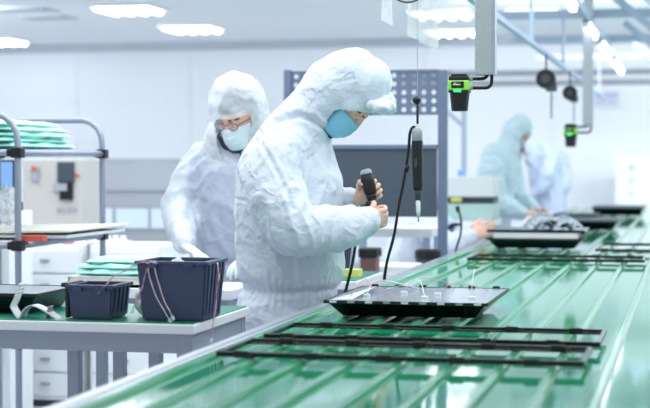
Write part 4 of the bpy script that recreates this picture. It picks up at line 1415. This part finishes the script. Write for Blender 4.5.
# ------------------------------------------------------------ pegboard workstation
GY = 8.5
p1, p2 = at(288, 70, GY), at(443, 70, GY)
ws = thing('pegboard_frame', 'blue-grey pegboard on two posts behind the hooded worker', 'pegboard', ((p1.x + p2.x) / 2, GY, 0))
for p, wd in ((p1, 0.04), (p2, 0.05)):
    MB().span((p.x - wd / 2, GY - 0.02, 0), (p.x + wd / 2, GY + 0.02, p.z)).build('post', M['bluegrey'], ws, world=True, bevel=0.003)
    MB().span((p.x - 0.04, GY - 0.18, 0), (p.x + 0.04, GY + 0.18, 0.02)).build('foot', M['bluegrey'], ws, world=True)
zt, zb = at(400, 71, GY).z, at(400, 114, GY).z
xa, xb = p1.x + 0.02, p2.x - 0.022
nc, nr = 15, 5
b = MB()
cw, ch = (xb - xa) / nc, (zt - zb) / nr
for i in range(nc):
    for j in range(nr):
        cx, cz = xa + cw * (i + 0.5), zb + ch * (j + 0.5)
        outer, inner = [], []
        for k in range(8):
            a = PI / 4 * k
            ca, sa = math.cos(a), math.sin(a)
            m_ = max(abs(ca), abs(sa))
            outer.append(b.bm.verts.new((cx + ca / m_ * cw / 2, GY, cz + sa / m_ * ch / 2)))
            inner.append(b.bm.verts.new((cx + ca * 0.0145, GY, cz + sa * 0.0145)))
        for k in range(8):
            b.bm.faces.new((outer[k], inner[k], inner[(k + 1) % 8], outer[(k + 1) % 8]))
bmesh.ops.remove_doubles(b.bm, verts=b.bm.verts, dist=1e-5)
b.build('perforated_panel', M['bluegrey'], ws, world=True, solid=0.003)
for z in (zt, zb):
    MB().span((xa, GY - 0.008, z - 0.006), (xb, GY + 0.008, z + 0.006)).build('panel_rail', M['bluegrey'], ws, world=True)
ba, bb = at(333, 149, GY), at(438, 217, GY)
bd = MB()
bd.span((ba.x - 0.35, GY - 0.03, bb.z), (bb.x - 0.004, GY - 0.005, ba.z))
bd.build('dark_board', M['dgrey'], ws, world=True, bevel=0.003)
MB().span((ba.x - 0.35, GY - 0.04, ba.z), (bb.x, GY + 0.03, ba.z + 0.022)).build('board_ledge', M['bluegrey'], ws, world=True)

# bench under the pegboard
t3 = thing('worktable', 'white-edged worktable with teal mat just beyond the hooded worker', 'worktable', (-1.72, 6.72, 0))
bx0, bx1, by0, by1 = -1.72, -1.352, 6.42, 7.0
MB().span((bx0, by0, 0.826), (bx1, by1, 0.862)).build('top_board', M['white'], t3, world=True, bevel=0.004)
MB().span((bx0 + 0.006, by0 + 0.01, 0.862), (bx1 - 0.006, by1 - 0.01, 0.866)).build('mat', M['mat_green'], t3, world=True)
MB().span((bx0 + 0.02, by0 + 0.02, 0.77), (bx1 - 0.02, by1 - 0.02, 0.826)).build('apron', M['lav'], t3, world=True)
for x in (bx0 + 0.04, bx1 - 0.04):
    for y in (by0 + 0.05, by1 - 0.05):
        MB().span((x - 0.02, y - 0.02, 0), (x + 0.02, y + 0.02, 0.77)).build('leg', M['lav'], t3, world=True)
bin_('navy parts bin on the teal-mat table beyond the hooded worker', (-1.525, 6.76, 0.874), 0.05, 0.06, 0.07, 0.08, 0.14, 3)
np_ = tag(MB().box((0, 0, 0.006), (0.075, 0.075, 0.03)).build('note_pad', M['yellow'], None), 'pale yellow note pad on the teal-mat table beside the navy bin', 'note pad')
np_.location = (-1.42, 6.66, 0.876)
sc = thing('black_topped_box', 'brown box with black top just beyond the table with the teal mat', 'box', (at(370, 270, 7.6).x, 7.6, 0))
zz = at(370, 248, 7.6).z
MB().box((0, 0, (zz - 0.045) / 2), (0.075, 0.1, zz - 0.045)).build('body', M['brown'], sc)
MB().box((0, 0, zz - 0.022), (0.095, 0.12, 0.045)).build('cap', M['black'], sc, bevel=0.006)

# white benches and boxes farther back
def bench(label, u0, u1, y, z, dp, ydir=1):
    a, b_ = at(u0, 240, y).x, at(u1, 240, y).x
    r = thing('worktable', label, 'worktable', ((a + b_) / 2, y + dp / 2, 0))
    w_ = (b_ - a) / 2
    MB().box((0, 0, z - 0.025), (2 * w_, dp, 0.05)).build('top_board', M['white'], r, bevel=0.004)
    for s in (-1, 1):
        for t_ in (-1, 1):
            MB().box((s * (w_ - 0.04), t_ * (dp / 2 - 0.05), (z - 0.05) / 2), (0.04, 0.04, z - 0.05)).build('leg', M['gantry'], r)
    MB().box((0, dp / 2 - 0.06, z * 0.55), (2 * w_ - 0.08, 0.03, 0.06)).build('stretcher', M['gantry'], r)
    return r, w_


bench('white worktable seen below the dark board, beyond the hooded worker hands', 340, 432, 8.75, 0.985, 0.5)
bench('farther white worktable behind the seated worker, right of the dark board', 395, 492, 11.5, 0.93, 0.6)
wb = thing('white_carton', 'plain white box under the white worktable below the dark board', 'box', (at(396, 250, 8.0).x, 7.9, 0))
MB().box((0, 0, 0.42), (0.26, 0.3, 0.84)).build('body', M['offwhite'], wb, bevel=0.006)
MB().box((0, -0.155, 0.72), (0.22, 0.01, 0.16)).build('front_flap', M['white'], wb)
bs = thing('waste_bin', 'dark lidded waste bin standing left of the blue-grey post foot', 'bin', (at(428, 255, 8.2).x, 8.2, 0))
zz = at(428, 249, 8.2).z
MB().tube([(0, 0, 0.0), (0, 0, zz - 0.05)], [0.055, 0.066], 20).build('body', M['dgrey'], bs)
MB().tube([(0, 0, zz - 0.05), (0, 0, zz - 0.008), (0, 0, zz)], [0.07, 0.07, 0.05], 20).build('lid', M['black'], bs)

# teal-grey bench machine beyond the post, slim mast and hanging lead
mz = 0.931
pm = thing('bench_machine', 'pale teal bench machine with a dark slot, right of the blue-grey post', 'machine', (at(466, 200, 11.6).x, 11.75, mz))
MB().box((0, 0, 0.06), (0.42, 0.36, 0.12)).build('lower_case', M['teal_machine'], pm, bevel=0.01)
MB().box((0, 0.02, 0.145), (0.4, 0.32, 0.05)).build('slot', M['dgrey'], pm)
MB().box((0, 0, 0.245), (0.42, 0.36, 0.15)).build('upper_case', M['offwhite'], pm, bevel=0.01)
MB().box((-0.07, -0.16, 0.15), (0.08, 0.03, 0.03)).build('yellow_tag', M['yellow'], pm)
pc = MB().box((0, 0, 0.025), (0.055, 0.06, 0.05)).build('blue_cap', M['blue'], None, bevel=0.004)
pc.location = (at(460, 172, 11.6).x, 11.7, mz + 0.3215)
tag(pc, 'small blue block on top of the pale teal bench machine', 'block')
ma = thing('mast', 'slim pale mast with a diagonal brace behind the pegboard post', 'mast', (at(464, 200, 12.3).x, 12.3, 0))
MB().box((0, 0, at(464, 108, 12.3).z / 2), (0.035, 0.035, at(464, 108, 12.3).z)).build('upright', M['gantry'], ma)
MB().bar((-0.2, 0, at(445, 104, 12.3).z), (0, 0, at(464, 127, 12.3).z), 0.03, 0.03).build('diagonal_brace', M['gantry'], ma)
hl = thing('air_lead', 'thin black lead with a dark knob beside the blue-grey post', 'cable', at(455, 254, 8.6))
g_ = lambda u, v: at(u, v, 8.6)
MB().tube(catmull([g_(458, 208), g_(461, 220), g_(460.5, 234), g_(457, 246), g_(454, 258)], 5), 0.006, 8).build('lead', M['rubber'], hl, True, world=True)
MB().tube([g_(457.5, 206), g_(458, 212)], [0.013, 0.01], 10).build('knob', M['black'], hl, True, world=True)

# white stacked drawers at the far right
dx = at(636, 190, 18.2).x
for k, lab in enumerate(('white drawer cabinet with pale blue knobs at the right picture edge by the back wall', 'white drawer cabinet running out of frame at the right picture edge')):
    r = thing('drawer_cabinet', lab, 'cabinet', (dx + 0.0 + 0.5 * k, 18.5, 0))
    MB().box((0, 0, 0.72), (0.48, 0.5, 1.4)).build('body', M['white'], r, bevel=0.006)
    MB().box((0, 0, 0.01), (0.44, 0.46, 0.02)).build('plinth', M['grey'], r)
    for j in range(9):
        d = MB().box((0, -0.256, 0.1 + 0.15 * j), (0.45, 0.012, 0.135)).build('drawer', M['white'], r, bevel=0.003)
        MB().tube([(-0.05, -0.26, 0.1 + 0.15 * j), (-0.05, -0.275, 0.1 + 0.15 * j)], 0.025, 10).build('knob', M['teal_machine'] if j < 8 else M['blue'], d)
